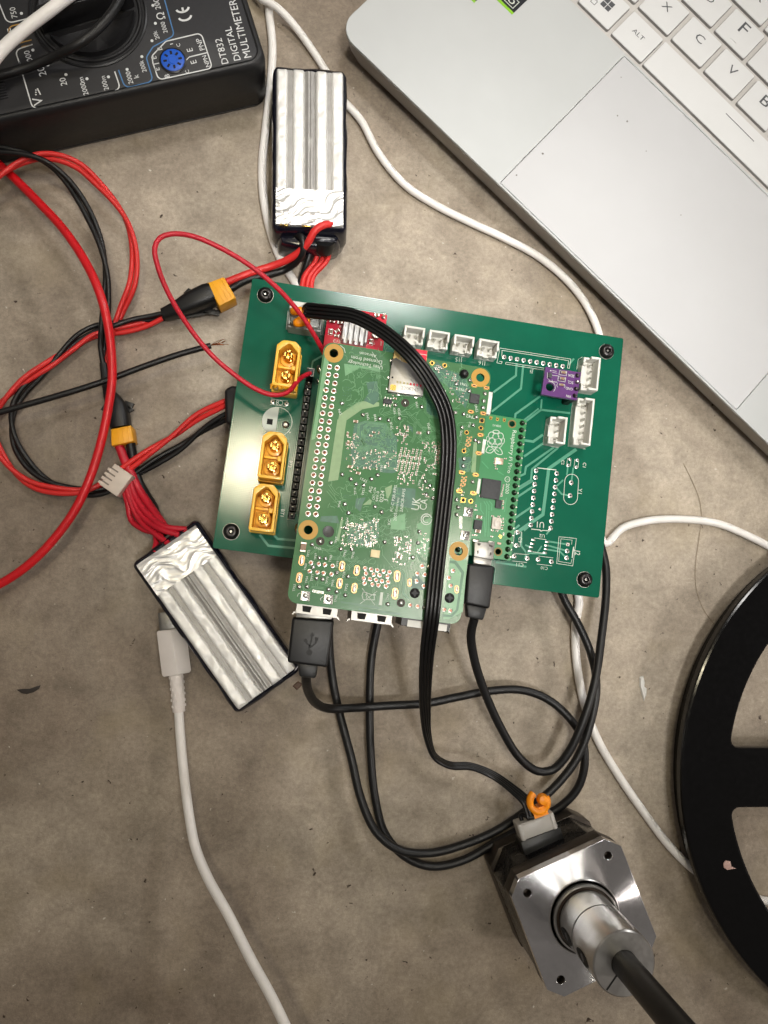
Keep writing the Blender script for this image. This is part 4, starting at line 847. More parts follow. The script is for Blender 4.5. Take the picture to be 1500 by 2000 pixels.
pl7(r7, 'Raspberry Pi Pico', (1115, 500), (1005, 1335), .95); el(1010, 1462, 48, 52, 0, .18); pl7(r7, 'C', (1002, 1445), (996, 1480), 1.2); pl7(r8, '2020', (985, 40), (968, 240), .95); pl7(r7, 'DEBUG', (885, 410), (725, 385), 1.)
put('white_print', mb.mesh('print', m_silk, weld=False), pc, 'stuff')

# ------------------------------------------------------------ red driver module with heat sink
ZD = 43.0; e0, e1 = U(*c5b(630, 310), ZD), U(*c5b(590, 650), ZD); e2 = U(*c5b(1345, 300), ZD); DXv = (e2 - e0); DX = BX; DY = BY
dm = thing('motor_driver_module', (*U(*c5b(960, 520), ZB)[:2], ZB), 'small red module with a ribbed silver heat sink, tucked under the ribbon cable', 'circuit module')
m_redb = M('red solder mask', (196, 16, 46), .34, var=.1, vs=.4, coat=.3)
tr = U(*c5b(1352, 282), ZD); W_, H_ = 20.6, 15.4
mb = MB(); cD = tr - DX * (W_ / 2) - DY * (H_ / 2); mb.obox(cD, DX, W_, H_, ZD - 1.5, ZD); put('board', mb.mesh('board', m_redb, .08), dm)
mb = MB()
for s_ in (-1, 1):
    for k in range(8): mb.obox(cD + DX * ((k - 3.5) * 2.54) + DY * (s_ * 6.4), DX, 2.4, 2.4, ZB + .04, ZD - 1.52)
put('pin_strip', mb.mesh('strip', m_black, .2, 1), dm)
mb = MB(); hc = U(*c5b(965, 455), ZD + 4); fy = [0]
mb.obox(hc, DX, 9, 9.4, ZD + .6, ZD + 1.6)
for k in range(5): mb.obox(hc + DX * ((k - 2) * 1.95), DX, .95, 9.4, ZD + 1.58, ZD + 5.4, .7, 9.2)
put('heat_sink', mb.mesh('sink', m_sink, .1, 1), dm)
q = U(*c5b(1215, 520), ZD + 1); mb = MB(); mb.lathe(q, [(1.6, ZD + .05), (1.6, ZD + 1.2), (1.35, ZD + 1.3), (.9, ZD + 1.3), (.85, ZD + .9)], 6); mb.obox(q, (.6, .8), 1.5, .35, ZD + .9, ZD + 1.25); put('trim_screw', mb.mesh('pot', m_tin, .05), dm)
for p, a in (((665, 490), 1.57), ((735, 540), 0), ((775, 380), .1), ((740, 480), .7), ((1150, 610), 1.57), ((680, 360), 0), ((1225, 285), 0), ((1310, 300), 1.57)):
    inst('resistor', me_cap, dm, (*U(*c5b(*p), ZD)[:2], ZD + .02), BANG + a, (1.1, 1.2, 1))
mb = MB(); ZL = ZD + .03
for a, b, s_ in (((690, 615), (740, 622), 'C1'), ((1285, 660), (1290, 600), 'VREF'), ((1165, 640), (1200, 645), 'R2'), ((770, 430), (800, 435), 'R3'), ((1310, 335), (1330, 338), 'A')): text(mb, s_, U(*c5b(*a), ZL), U(*c5b(*b), ZL))
for pts in (((640, 450), (690, 458), (680, 530), (632, 522), (640, 450)), ((692, 515), (780, 530), (775, 565)), ((1120, 580), (1180, 590), (1172, 655), (1110, 645)), ((630, 330), (720, 345))): mb.strip([U(*c5b(*p), ZL) for p in pts], .14, ZL, .01)
put('white_print', mb.mesh('print', m_silk, weld=False), dm, 'stuff')
mb = MB()
for k in range(8): p = cD + DX * ((k - 3.5) * 2.54) + DY * 6.4; mb.lathe((p.x, p.y), [(.7, ZD), (.5, ZD + .4), (.25, ZD + .8), (.01, ZD + .9)], 12)
put('solder_joint', mb.mesh('joints', m_tin), dm)

# ------------------------------------------------------------ purple sensor breakout
ZN = 41.5; sq = [U(*cr4(*p), ZN) for p in ((235, 330), (862, 432), (785, 925), (155, 820))]
sn = thing('sensor_module', (*((sq[0] + sq[2]) / 2)[:2], ZB), 'small purple sensor board with a round hole, standing beside the white headers', 'sensor')
m_pur = M('purple solder mask', (84, 34, 104), .34, var=.12, vs=.5, coat=.3)
hole = U(*cr4(310, 690), ZN)
mb_ = plate([[p[:2] for p in sq][::-1], circle(hole, 1.5, 24)], ZN - 1.5, ZN, m_pur, .04); put('board', mb_, sn)
mb = MB(); mb.poly([p[:2] for p in [sq[0] - BX * .0, sq[1], sq[2], sq[3]]], ZN - 1.45, ZN - .5)
sxv = (sq[1] - sq[0]).normalized(); syv = (sq[3] - sq[0]).normalized()
mbp = MB(); mb = MB()
for k, p in enumerate(((800, 485), (790, 600), (775, 722), (752, 845))):
    q = U(*cr4(*p), ZN); m2 = MB(); m2.lathe((q.x, q.y), [(.85, ZN + .01), (.6, ZN + .4), (.35, ZN + .9), (.05, ZN + 1.0)], 16); put('solder_joint', m2.mesh('j', m_tin if k == 1 else M('dull solder', (70, 66, 66), .3, .9)), sn)
    mb.obox(q, sxv, 2.4, 2.4, ZB + .04, ZN - 1.52)
put('pin_strip', mb.mesh('strip', m_black, .2, 1), sn)
q = U(*cr4(318, 478), ZN + .8); mb = MB(); mb.obox(q, syv, 1.9, 1.3, ZN + .05, ZN + .8); put('chip', mb.mesh('chip', m_chip, .06), sn)
for p in ((545, 435), (525, 545)): inst('resistor', me_cap, sn, (*U(*cr4(*p), ZN)[:2], ZN + .02), BANG, (1.3, 1.2, 1))
inst('capacitor', me_cap, sn, (*U(*cr4(510, 655), ZN)[:2], ZN + .02), BANG, (1.2, 1.0, 1))
mb = MB(); ZL = ZN + .03
for sx_, a, b in (('SDA', (745, 478), (635, 455)), ('SCL', (728, 595), (628, 572)), ('GND', (718, 710), (592, 685)), ('VIN', (690, 845), (605, 825))): text(mb, sx_, U(*cr4(*a), ZL), U(*cr4(*b), ZL), 1.1)
for pts in (((480, 395), (610, 415), (602, 490), (470, 470), (480, 395)), ((460, 505), (592, 527), (580, 600), (450, 578), (460, 505)), ((445, 625), (432, 660), (445, 695)), ((570, 645), (578, 680), (560, 705)), ((350, 400), (430, 412)), ((355, 430), (440, 446)), ((265, 430), (262, 530), (320, 590), (440, 605)), ((350, 480), (470, 495)), ((348, 560), (350, 590))): mb.strip([U(*cr4(*p), ZL) for p in pts], .14, ZL, .01)
mb.obox(U(*cr4(325, 400), ZL), sxv, .5, .35, ZL, ZL + .01)
mb.strip([(hole.x + 2.0 * math.cos(t), hole.y + 2.0 * math.sin(t)) for t in [k * .3 - .9 for k in range(10)]], .14, ZL, .01)
put('white_print', mb.mesh('print', m_silk, weld=False), sn, 'stuff')

# ------------------------------------------------------------ ribbon cable between the carrier board and the motor
rb = thing('ribbon_cable', (*U(600, 610, 44)[:2], ZB), 'flat black four wire ribbon cable running over the raised green board down to the motor', 'cable')
m_wire = M('glossy black wire jacket', (9, 9, 9), .34, var=.1, spec=.45)
cp = [(598, 606, 50, 0, 1.1), (640, 610, 55, 0, 1.05), (690, 617, 59, 5, .98), (737, 640, 62, 0, .95), (775, 668, 64.5, 0, .95), (812, 705, 66.5, 0, .95), (845, 752, 66.5, 0, 1), (868, 800, 65.5, 0, 1), (876, 850, 64.5, 0, 1), (875, 910, 63, 0, 1), (869, 970, 62, 0, 1), (861, 1040, 61.3, 0, 1), (853, 1110, 61.2, 0, 1), (847, 1170, 61.3, 0, 1), (842, 1215, 60, 0, 1), (835, 1270, 54, 8, .98), (831, 1330, 44, 18, .95), (831, 1390, 33, 30, .9), (836, 1440, 25, 50, .85), (850, 1478, 20, 68, .8), (880, 1495, 17.5, 72, .8), (920, 1497, 16, 70, .8), (965, 1515, 16, 62, .85), (1000, 1540, 20, 55, .9), (1028, 1566, 24, 40, 1.), (1040, 1592, 25, 25, 1.3)]
pts = path(cp, 1.5); wires = [[] for _ in range(4)]
for i, q in enumerate(pts):
    p = Vector(q[:3]); t = (Vector(pts[min(i + 1, len(pts) - 1)][:3]) - Vector(pts[max(0, i - 1)][:3])).normalized(); sd = t.cross(Vector((0, 0, 1))).normalized(); up = sd.cross(t); ro = math.radians(q[3]); lat = sd * math.cos(ro) + up * math.sin(ro)
    for k in range(4): wires[k].append(p + lat * ((k - 1.5) * 1.27 * q[4]))
for k in range(4):
    mb = MB(); mb.tube(wires[k], .70, 10); put('wire', mb.mesh('wire', m_wire, sharp=60), rb)
# the plug on the carrier board: white header, clear-grey shell and two amber clips
mb = MB(); mb.poly(rounded([U(*c5b(*p), ZB) for p in ((116, 452), (140, 240), (590, 300), (552, 520))], .5), ZB + .02, ZB + .05); put('header_base', mb.mesh('b', M('pale mask gap', (120, 132, 122), .5)), car)
m_clear = M('smoky white nylon', (176, 178, 172), .35, var=.12, vs=.5, trans=.25)
cb = U(*c5b(350, 395), ZB + 4); mb = MB()
for a0, b0, sx0, sy0 in ((0, -2.55, 11.6, .7), (0, 2.55, 11.6, .7), (-5.45, 0, .7, 4.4), (5.45, 0, .7, 4.4)): mb.obox(cb + BX * a0 + BY * b0, BX, sx0, sy0, ZB + .07, ZB + 7)
put('header_shell', mb.mesh('shell', m_clear, .15, 1), car)
for k in range(4): mb = MB(); mb.obox(cb + BX * ((k - 1.5) * 2.5), BX, .64, .64, ZB + .1, ZB + 6); put('pin', mb.mesh('pin', m_tin), car)
mb = MB(); mb.obox(cb + BY * .1, BX, 10.0, 4.3, ZB + 1.2, ZB + 8.6); pqo = put('plug_housing', mb.mesh('plug', m_clear, .35, 2), rb)
cb2 = U(*c5b(268, 165), 44); mb = MB(); mb.poly(rounded([U(*c5b(*p), 44) for p in ((186, 104), (372, 132), (350, 230), (150, 200))][::-1], .5), ZB + 5, 44); put('plug_top', mb.mesh('top', m_white, .25, 2), rb)
for a, b, r0 in (((168, 238), (345, 232), 1.45), ((205, 385), (410, 345), 1.60), ((240, 352), (400, 325), 1.2)):
    A, B_ = U(*c5b(*a), 46.0), U(*c5b(*b), 46.5); mb = MB(); n = 10; mb.tube([A + (B_ - A) * (k / n) for k in range(n + 1)], [r0 * math.sin(math.acos(max(-1, min(1, 1 - min(k + .35, n - k + .35) / 3)))) if min(k, n - k) < 3 else r0 for k in range(n + 1)], 14); put('wire_clip', mb.mesh('clip', m_orange, sharp=60), rb)
for k in range(4):
    e = wires[k][0]; A = U(*c5b(310 + k * 40, 175 + (3 - k) * 28 - 20), 45.5); mb = MB(); mb.tube([Vector(q[:3]) for q in cr([tuple(A - Vector((0, 0, 4))), tuple(A + Vector((.5, 0, 0))), tuple((A + e) / 2 + Vector((0, 0, 1.4))), tuple(e)], .8)], .78, 10); put('wire', mb.mesh('wire', m_wire), rb)

# ------------------------------------------------------------ thin red jumper
mb = MB(); jp = [(606, 729, 41), (592, 735, 43.5), (578, 748, 47), (567, 762, 49.5), (553, 770, 51), (530, 771, 52), (500, 760, 53), (462, 735, 54), (415, 695, 56), (370, 640, 60), (330, 575, 66), (308, 520, 70), (302, 485, 72), (312, 465, 72), (335, 457, 72), (375, 461, 70), (430, 484, 68), (490, 520, 65), (545, 566, 61), (590, 618, 55), (620, 665, 49), (634, 692, 45), (646, 715, 41)]
mb.tube([Vector(q) for q in path(jp, 1.5)], .80, 12); jw = put('jumper_wire', mb.mesh('jumper', m_red3)); tag(jw, 'thin dark red wire looping from the black pin strip beside the yellow sockets', 'wire')
mb = MB(); q = U(*c3(1180, 820), 41); mb.obox(q, BX, 2.5, 2.7, ZB + 3.2, 41.5); 
for o_ in ((1, 0), (-1, 0), (0, 1), (0, -1)): pass
put('crimp_housing', mb.mesh('dupont', m_black, .1), jw)
mb = MB(); z_ = 41.52
for a, b in ((( -1.2, 1.3), (1.2, 1.3)), ((1.2, 1.3), (1.2, -1.3)), ((1.2, -1.3), (.2, -1.3))): mb.strip([q + BX * a[0] + BY * a[1], q + BX * b[0] + BY * b[1]], .16, z_, .02)
put('pale_edge', mb.mesh('edge', m_white), jw)  # whitish outline strips on the housing top

# ------------------------------------------------------------ the two battery packs
m_foil = M('crinkled foil', (232, 231, 227), .46, .30, var=.05, vs=.25, bump=.2, bs=.7, bdist=.2, rvar=.1)
m_tape = M('crinkled foil tape', (228, 227, 224), .36, .60, var=.05, vs=.25, bump=.2, bs=.9, bdist=.15, rvar=.08)
m_foil2 = M('dull foil seam', (150, 148, 144), .42, .5, var=.12, vs=.3, bump=.3, bs=.7)
m_shrink = M('dark blue shrink wrap', (16, 17, 30), .22, var=.2, vs=.2, coat=.4, bump=.35, bs=.25, bdist=.8)
def battery(pa_, pb_, pc_, label, tape, seed):
    """pa_, pb_: the two corners of the foil at the wire end, pc_: far corner beside pb_"""
    Z = 20.0; A, B_, C_ = U(*pa_, Z), U(*pb_, Z), U(*pc_, Z)
    ul = (C_ - B_).normalized(); ua = Vector((-ul.y, ul.x, 0)); ua = ua if ua.dot(B_ - A) > 0 else -ua
    L = (C_ - B_).length; W = abs((B_ - A).dot(ua)); o = (A + B_) / 2
    Q = lambda u, v, z: Vector((*(o + ua * u + ul * v)[:2], z))
    b = thing('battery_pack', (*Q(0, L / 2, 0)[:2], 0), label, 'battery')
    mb = MB(); n = 10; rings = []
    for z, g in ((0, -.6), (1.2, .9), (9, 1.7), (16.8, 1.5), (18.6, 1.1), (19.1, .35), (18.3, -.1), (18.0, -.9)):
        pts = rounded([Q(-W / 2 - g, -2.8 - g * .5 + max(0, (z - 8) * .14), 0), Q(W / 2 + g, -2.8 - g * .5 + max(0, (z - 8) * .14), 0), Q(W / 2 + g, L + g, 0), Q(-W / 2 - g, L + g, 0)], 2.2, 5)
        dn = []
        for i in range(len(pts)):
            p, q_ = pts[i], pts[(i + 1) % len(pts)]; nn = max(1, int((q_ - p).length / 2.2)) if (q_ - p).length > 4 else 1
            dn += [p + (q_ - p) * (k / nn) for k in range(nn)]
        if len(rings) and len(dn) != len(rings[0]): dn = (dn + [dn[-1]] * len(rings[0]))[:len(rings[0])]
        cc_ = Vector(Q(0, L / 2, 0)[:2]); out_ = []
        for p in dn:
            k = noise.noise(Vector((p.x * .11 + seed, p.y * .11, z * .12))) * .75 + noise.noise(Vector((p.x * .4, p.y * .4 + seed, z * .2))) * .3
            out_.append((*(p + (p - cc_).normalized() * k), z))
        rings.append(out_)
    mb.loft(rings); put('shrink_wrap', mb.mesh('wrap', m_shrink, sharp=50), b)
    def grid(name, u0, u1, v0, v1, nu, nv, fz, mat, par=b):
        g = MB(); idx = [[g.V(Q(u0 + (u1 - u0) * i / nu, v0 + (v1 - v0) * j / nv, fz(u0 + (u1 - u0) * i / nu, v0 + (v1 - v0) * j / nv))) for i in range(nu + 1)] for j in range(nv + 1)]
        for j in range(nv):
            for i in range(nu): g.F((idx[j][i], idx[j][i + 1], idx[j + 1][i + 1], idx[j + 1][i]))
        for j in range(nv):                                   # closed skirts give it thickness
            for i in (0, nu):
                a, c = idx[j][i], idx[j + 1][i]; a2 = g.V((*g.v[a][:2], 17.7)); c2 = g.V((*g.v[c][:2], 17.7)); g.F((a, c, c2, a2) if i else (c, a, a2, c2))
        for i in range(nu):
            for j in (0, nv):
                a, c = idx[j][i], idx[j][i + 1]; a2 = g.V((*g.v[a][:2], 17.7)); c2 = g.V((*g.v[c][:2], 17.7)); g.F((c, a, a2, c2))
        return put(name, g.mesh(name, mat, sharp=60), par)
    nzv = lambda u, v, s, k: noise.noise(Vector((u * s + seed * 7.3, v * s + k * 3.1, seed)))
    s = W / 25.6
    def seam(u, v):
        x = abs(u) / s
        return 18.75 + .35 * max(0, 1 - abs(x - .55) / .45) - .5 * max(0, 1 - abs(x - 1.9) / .4) + .06 * nzv(u, v, .4, 2)
    grid('foil_seam', -W / 2 + .2, W / 2 - .2, tape * .5, L - .2, 60, 24, seam, m_foil2)
    for k, (u0, u1) in enumerate(((-12.8, -8.2), (-6.6, -2.2), (2.2, 6.6), (8.5, 12.8))):
        um = (u0 + u1) / 2; hw = (u1 - u0) / 2
        def fz(u, v, um=um, hw=hw, k=k):
            t = abs(u / s - um) / hw; e = min(1, max(0, (L - v) / 1.2))
            return 20.0 - 1.3 * t ** 8 - 1.0 * (1 - e) ** 2 + .30 * nzv(u, v, .16, k) + .26 * nzv(u, v, .45, k + 4) - .5 * max(0, nzv(u, v, .33, k + 9) - .42)
        grid('foil_cell', u0 * s, u1 * s, tape * .8, L - .1 - (k % 2) * .4, 12, 70, fz, m_foil)
    def tz(u, v):
        a = .35 * math.sin(seed) ; uu, vv = u * math.cos(a) - v * math.sin(a), u * math.sin(a) + v * math.cos(a)
        w1 = noise.noise(Vector((uu * .13 + seed, vv * .13, 1.7))) * 3.2; w2 = noise.noise(Vector((uu * .3, vv * .3 + seed, 5.1)))
        amp = min(1, max(0, .5 + 1.1 * noise.noise(Vector((u * .12, v * .12, seed + 9)))))
        r = (1 - abs(math.sin(vv * .85 + w1 + w2 * .8))) ** 2.2; r2 = (1 - abs(math.sin(vv * 1.9 + uu * .5 + w1 * 1.6))) ** 2
        e = max(0, min(1, (v + .6) / 1.5))
        return 20.1 + .60 * r * amp + .24 * r2 * amp - .7 * (1 - e) + .10 * w2
    grid('foil_tape', -W / 2 + .1, W / 2 - .1, -.4, tape, 72, 50, tz, m_tape)
    return b, Q, W, L
b1, Q1, W1, L1 = battery((671, 437), (538, 437), (540, 133), 'silver battery pack in dark wrap between the multimeter and the laptop', 13.5, 2)
b2, Q2, W2, L2 = battery((269, 1110), (380, 1023), (576, 1302), 'silver battery pack whose end lies under a corner of the large green board', 13, 5)
# wire-end cap of the upper pack
mb = MB(); mb.loft([[tuple(Q1(u * sc_, v, z)) for u, v in ((-W1 / 2, -2), (W1 / 2, -2), (W1 / 2 * .94, -6 * sc_), (W1 * .18, -7.5 * sc_), (-W1 * .25, -7 * sc_), (-W1 / 2 * .94, -5 * sc_))] for z, sc_ in ((0, .94), (5, 1.0), (11, .97), (14.5, .86))]); put('shrink_end', mb.mesh('cap', m_shrink, .6, 2), b1)
for px, r_ in (((578, 463), 2.4), ((634, 476), 4.2)):
    mb = MB(); c = U(*px, 12); d = U(px[0] - 1, px[1] + 14, 9) - c; mb.tube([c - d * .6, c, c + d * .6, c + d * 1.0], [r_, r_, r_ * .95, r_ * .8], 16, True); put('heat_shrink_tube', mb.mesh('tube', m_blackm), b1)
for px in ((554, 437), (598, 440)):
    mb = MB(); c = U(*px, 18.6); mb.obox(c, (1, 0), 3.4, 1.3, 17.8, 19.0); put('gold_tab', mb.mesh('tab', m_gold, .15), b1)
def wire(par, pp, r, mat, name='wire', step=1.5, n=12):
    mb = MB(); mb.tube([Vector(q[:3]) for q in path(pp, step)], r, n); return put(name, mb.mesh(name, mat, sharp=60), par)
wire(b1, [(660, 437, 17.8), (646, 437, 18.9), (628, 441, 19.8), (613, 453, 19), (603, 472, 17), (586, 491, 14), (560, 508, 11), (530, 520, 9), (495, 531, 9), (440, 552, 9)], 1.45, m_red2)
wire(b1, [(578, 458, 14), (590, 464, 16.5), (592, 488, 15), (580, 510, 11), (556, 527, 7), (520, 538, 7.5), (485, 546, 8), (445, 568, 9)], 1.4, m_blackm)
for k, (x0, x1) in enumerate(((622, 590), (634, 600), (644, 608))):
    wire(b1, [(x0, 485, 7), (x0 - 6, 510, 6 + k), (x1 + 4, 540, 6), (x1 - 2, 575, 5), (x1 - 20, 640, 3)], 1.0, m_red2)
wire(b1, [(606, 492, 8), (597, 520, 6), (588, 545, 3), (575, 590, 2)], 1.15, m_blackm)
# yellow plug of the upper pack with two wire ends
def plug(par, quad, z0, z1, label=None):
    mb = MB(); pts = [U(*p, z1) for p in quad]; mb.poly(pts, z0, z1)
    o = put('yellow_plug', mb.mesh('plug', m_yellow2, .5, 2), par, label=label)
    mb = MB(); a, b, c, d = pts; lerp = lambda p, q, t: p + (q - p) * t
    for t in (.32, .55, .8): p, q = lerp(a, b, t), lerp(d, c, t); mb.tube([p + (q - p) * .04 + Vector((0, 0, .02)), p + (q - p) * .96 + Vector((0, 0, .02))], .10, 6)
    put('grip_rib', mb.mesh('ribs', m_yellow2), o); return o
plug(b1, ((403, 553), (437, 540), (461, 581), (428, 598)), 4, 12.5)
plug(b2, ((216, 838), (256, 830), (261, 862), (217, 871)), 1, 9.5)
wire(b2, [(231, 866, 6), (238, 885, 6), (246, 905, 6), (256, 925, 6), (270, 955, 6), (290, 985, 8), (325, 1035, 14)], 1.7, m_red3)
wire(b2, [(254, 862, 6), (258, 885, 5), (262, 910, 4), (270, 940, 4), (285, 967, 5), (300, 992, 7), (308, 1020, 11), (318, 1045, 14)], 1.8, m_blackm)
for pp in ([(252, 930, 8), (262, 965, 9), (285, 1000, 12), (320, 1028, 17), (366, 1034, 18)], [(250, 938, 8), (258, 975, 9), (280, 1010, 12), (315, 1034, 17), (350, 1045, 18.4)],
           [(245, 945, 8), (253, 975, 9), (272, 1015, 11), (300, 1040, 15), (330, 1062, 18.4)], [(240, 950, 8), (250, 985, 8), (256, 1015, 8), (280, 1034, 11), (308, 1042, 15), (322, 1060, 17.5)]):
    wire(b2, pp, 1.1, m_red3)
wire(b2, [(303, 1040, 12), (305, 1062, 15), (300, 1080, 17.6)], 1.1, m_red3)
# white balance plug of the lower pack
A_, B__, C__ = U(224, 905, 13), U(259, 929, 13), U(197, 953, 13); mb = MB(); ub = (B__ - A_).normalized(); vb = Vector((ub.y, -ub.x, 0)); w_, l_ = (B__ - A_).length, 9.5
pq = [A_, B__, B__ + vb * l_, A_ + vb * l_]; mb.poly(pq, 5.4, 13)
bp_ = put('balance_plug', mb.mesh('plug', M('aged white nylon', (206, 192, 178), .5), .35, 2), b2)
mb = MB()
for k in range(4): c = A_ + vb * (2.0 + k * 1.9) + ub * 1.4; mb.obox(c, ub, 3.2, .55, 12.6, 13.03)
put('slot', mb.mesh('slots', M('grey slot', (120, 108, 98), .6)), bp_)
mb = MB()
for k in range(4): c = A_ + vb * (2.9 + k * 1.9) + ub * -.1; mb.obox(c, ub, 1.6, 1.0, 11.2, 13.05)
put('rib', mb.mesh('ribs', M('aged white nylon', (206, 192, 178), .5), .1), bp_)

# ------------------------------------------------------------ the twin-wire harness joining both packs
hn = thing('power_harness', (*U(215, 640, 0)[:2], 0), 'paired red and black wires with black taped sleeves between the two batteries', 'wiring harness')
def sleeve(quads, name='taped_sleeve'):
    """quads: (px, py, half width px, z, half height)"""
    mb = MB(); C = [(U(x, y, z), hw / 5.1, hh) for x, y, hw, z, hh in quads]; rings = []
    for i, (c, hw, hh) in enumerate(C):
        t = (C[min(i + 1, len(C) - 1)][0] - C[max(0, i - 1)][0]).normalized(); sd = t.cross(Vector((0, 0, 1))).normalized(); up = sd.cross(t)
        rings.append([tuple(c + sd * (hw * math.copysign(abs(math.cos(a)) ** .6, math.cos(a))) + up * (hh * math.copysign(abs(math.sin(a)) ** .6, math.sin(a)))) for a in [k * .3927 + .19 for k in range(16)]])
    mb.loft(rings); return put(name, mb.mesh(name, m_blackm, sharp=50), hn)
sleeve([(416, 575, 21, 8, 5.0), (403, 580, 22, 8, 5.2), (375, 591, 20, 8, 4.6), (345, 606, 15, 7, 3.6), (320, 615, 12, 6, 2.8)])
sleeve([(237, 836, 19, 5.5, 4.2), (233, 815, 20, 5.5, 4.4), (228, 795, 20, 5.5, 4.2), (215, 770, 12, 5, 3.2), (207, 745, 8, 4.5, 2.4), (203, 712, 7, 4, 2.2)])
for pts in (((378, 583), (358, 572), (368, 562), (385, 572)), ((400, 600), (430, 606), (428, 616), (396, 612)), ((352, 616), (400, 608), (412, 612), (360, 622)), ((196, 800), (204, 788), (212, 806)), ((248, 790), (262, 800), (252, 806)), ((244, 782), (262, 788), (256, 800), (244, 796))):
    mb = MB(); mb.poly([U(*p, 6) for p in pts], 4.6, 6); put('tape_flap', mb.mesh('flap', m_blackm, .15), hn)
mb = MB(); q = [U(438, 760, 22), U(452, 752, 22), U(540, 760, 22), U(530, 835, 22), U(446, 830, 22), U(440, 822, 22)]; mb.poly(q, 8, 22); put('joint_block', mb.mesh('block', m_black, 1.2, 3), hn)
def pair(pp, r, pitch, m0, ph=0., spread=1.05):
    bs = [MB(), MB()]; twisted(bs, path(pp, 1.5), r, pitch, ph, 10, spread)
    for b in bs: put('wire', b.mesh('wire', m0, sharp=60), hn)
pair([(322, 617, 6), (290, 622, 5), (255, 626, 5), (220, 634, 6), (190, 640, 5), (155, 658, 5), (120, 690, 5), (80, 730, 5), (45, 765, 5), (26, 800, 5), (24, 840, 4), (34, 875, 4), (62, 915, 4), (95, 940, 4), (135, 955, 4), (180, 962, 4), (215, 955, 4), (262, 928, 4), (305, 902, 5), (355, 872, 6), (400, 838, 9), (445, 812, 13)], .98, 62, m_blackm, 0.4)
pair([(318, 620, 5), (285, 633, 4), (250, 642, 4), (215, 648, 4), (185, 655, 4), (140, 682, 4), (90, 715, 6.5), (45, 745, 6.5), (5, 785, 6), (-25, 825, 5), (-8, 870, 5), (22, 915, 5), (60, 945, 5), (110, 958, 6), (165, 958, 6), (205, 942, 5), (250, 912, 7), (295, 880, 8), (340, 850, 9), (385, 815, 11), (445, 785, 15)], .98, 70, m_red2, 2.2)
pair([(203, 720, 4), (200, 680, 5), (203, 640, 8), (207, 590, 10), (208, 540, 11), (200, 490, 12), (185, 445, 12), (160, 395, 13), (130, 352, 14), (95, 320, 16), (55, 302, 17), (0, 292, 17), (-60, 285, 15)], .98, 80, m_blackm, 1.4)
pair([(209, 730, 4), (212, 690, 4), (222, 645, 4), (240, 600, 6), (258, 555, 9), (263, 510, 10), (258, 465, 10), (244, 425, 10), (220, 390, 11), (188, 355, 12), (155, 325, 13), (115, 308, 14), (75, 306, 14), (35, 320, 14), (0, 342, 14), (-40, 370, 12)], .98, 90, m_red2, .3)

# ------------------------------------------------------------ single leads
lead = thing('red_lead', (*U(200, 700, 0)[:2], 0), 'thick bright red lead bowing in a wide arc over the paired wires', 'cable')
mb = MB(); mb.tube([Vector(q) for q in path([(-60, 270, 9), (-10, 314, 9.5), (30, 350, 11), (75, 395, 13), (120, 443, 15), (160, 500, 17), (190, 560, 19), (208, 620, 19), (217, 680, 17), (219, 740, 16), (211, 800, 15), (197, 865, 14), (177, 930, 13), (150, 990, 12), (112, 1045, 11), (65, 1095, 10), (15, 1132, 9), (-60, 1170, 8)], 2)], 1.62, 14)
put('jacket', mb.mesh('lead', m_red, sharp=60), lead)
lead = thing('black_lead', (*U(200, 740, 0)[:2], 0), 'straight black lead with a frayed bare copper end, crossing the red lead', 'cable')
mb = MB(); bl = path([(-60, 820, 12), (0, 805, 12), (60, 788, 12), (130, 768, 12), (205, 744, 11.5), (280, 716, 11), (350, 692, 11), (412, 675, 11)], 2)
mb.tube([Vector(q) for q in bl], 1.15, 14); put('jacket', mb.mesh('lead', m_blackm, sharp=60), lead)
mb = MB(); random.seed(4)
for k in range(9):
    a = U(410, 675, 11); e = U(432 + random.uniform(0, 16), 668 + random.uniform(-7, 7), 11 + random.uniform(-1, 2)); m_ = (a + e) / 2 + Vector((0, random.uniform(-.5, .5), random.uniform(-.4, .6))); mb.tube([Vector(q) for q in cr([tuple(a), tuple(m_), tuple(e)], .8)], .10, 5)
put('copper_strand', mb.mesh('strands', m_copper), lead)

# ------------------------------------------------------------ white cables
def cable(name, label, pp, r, mat=m_whitec, cat='cable', n=16, group=None):
    mb = MB(); mb.tube([Vector(q[:3]) for q in path(pp, 2)], r, n); return tag(put(name, mb.mesh(name, mat, sharp=60), None), label, cat, group)
cable('white_cable', 'white cable running left of the upper battery, then on to the black wheel',
      [(505, -120, 2), (519, -40, 2), (526, 30, 2), (532, 90, 2), (528, 170, 4), (519, 250, 3), (512, 320, 2), (514, 380, 2), (525, 440, 2), (545, 500, 2), (572, 545, 2), (640, 640, 1.8), (800, 800, 1.8), (960, 950, 1.8), (1080, 1070, 1.8), (1130, 1165, 2), (1124, 1220, 2), (1126, 1290, 2), (1140, 1370, 2), (1165, 1440, 2), (1205, 1510, 2), (1260, 1590, 2), (1310, 1655, 2), (1360, 1702, 2), (1440, 1745, 2), (1520, 1765, 2)], 1.65)
cable('white_cable', 'white cable from behind the upper battery, running along the laptop edge',
      [(470, -60, 2), (505, -6, 5), (540, 14, 6), (575, 50, 4), (610, 98, 2), (640, 145, 1.7), (670, 195, 1.7), (705, 235, 2), (740, 300, 2), (790, 360, 2), (850, 400, 2), (920, 435, 2), (985, 465, 2), (1050, 500, 2), (1105, 545, 2), (1145, 595, 2), (1172, 660, 2), (1180, 760, 2), (1170, 900, 2), (1168, 1010, 2), (1182, 1062, 2.5), (1215, 1032, 2.5), (1265, 1017, 2.5), (1330, 1014, 2.5), (1400, 1022, 2.5), (1460, 1046, 2.5), (1510, 1072, 2.5), (1600, 1130, 2)], 1.55)
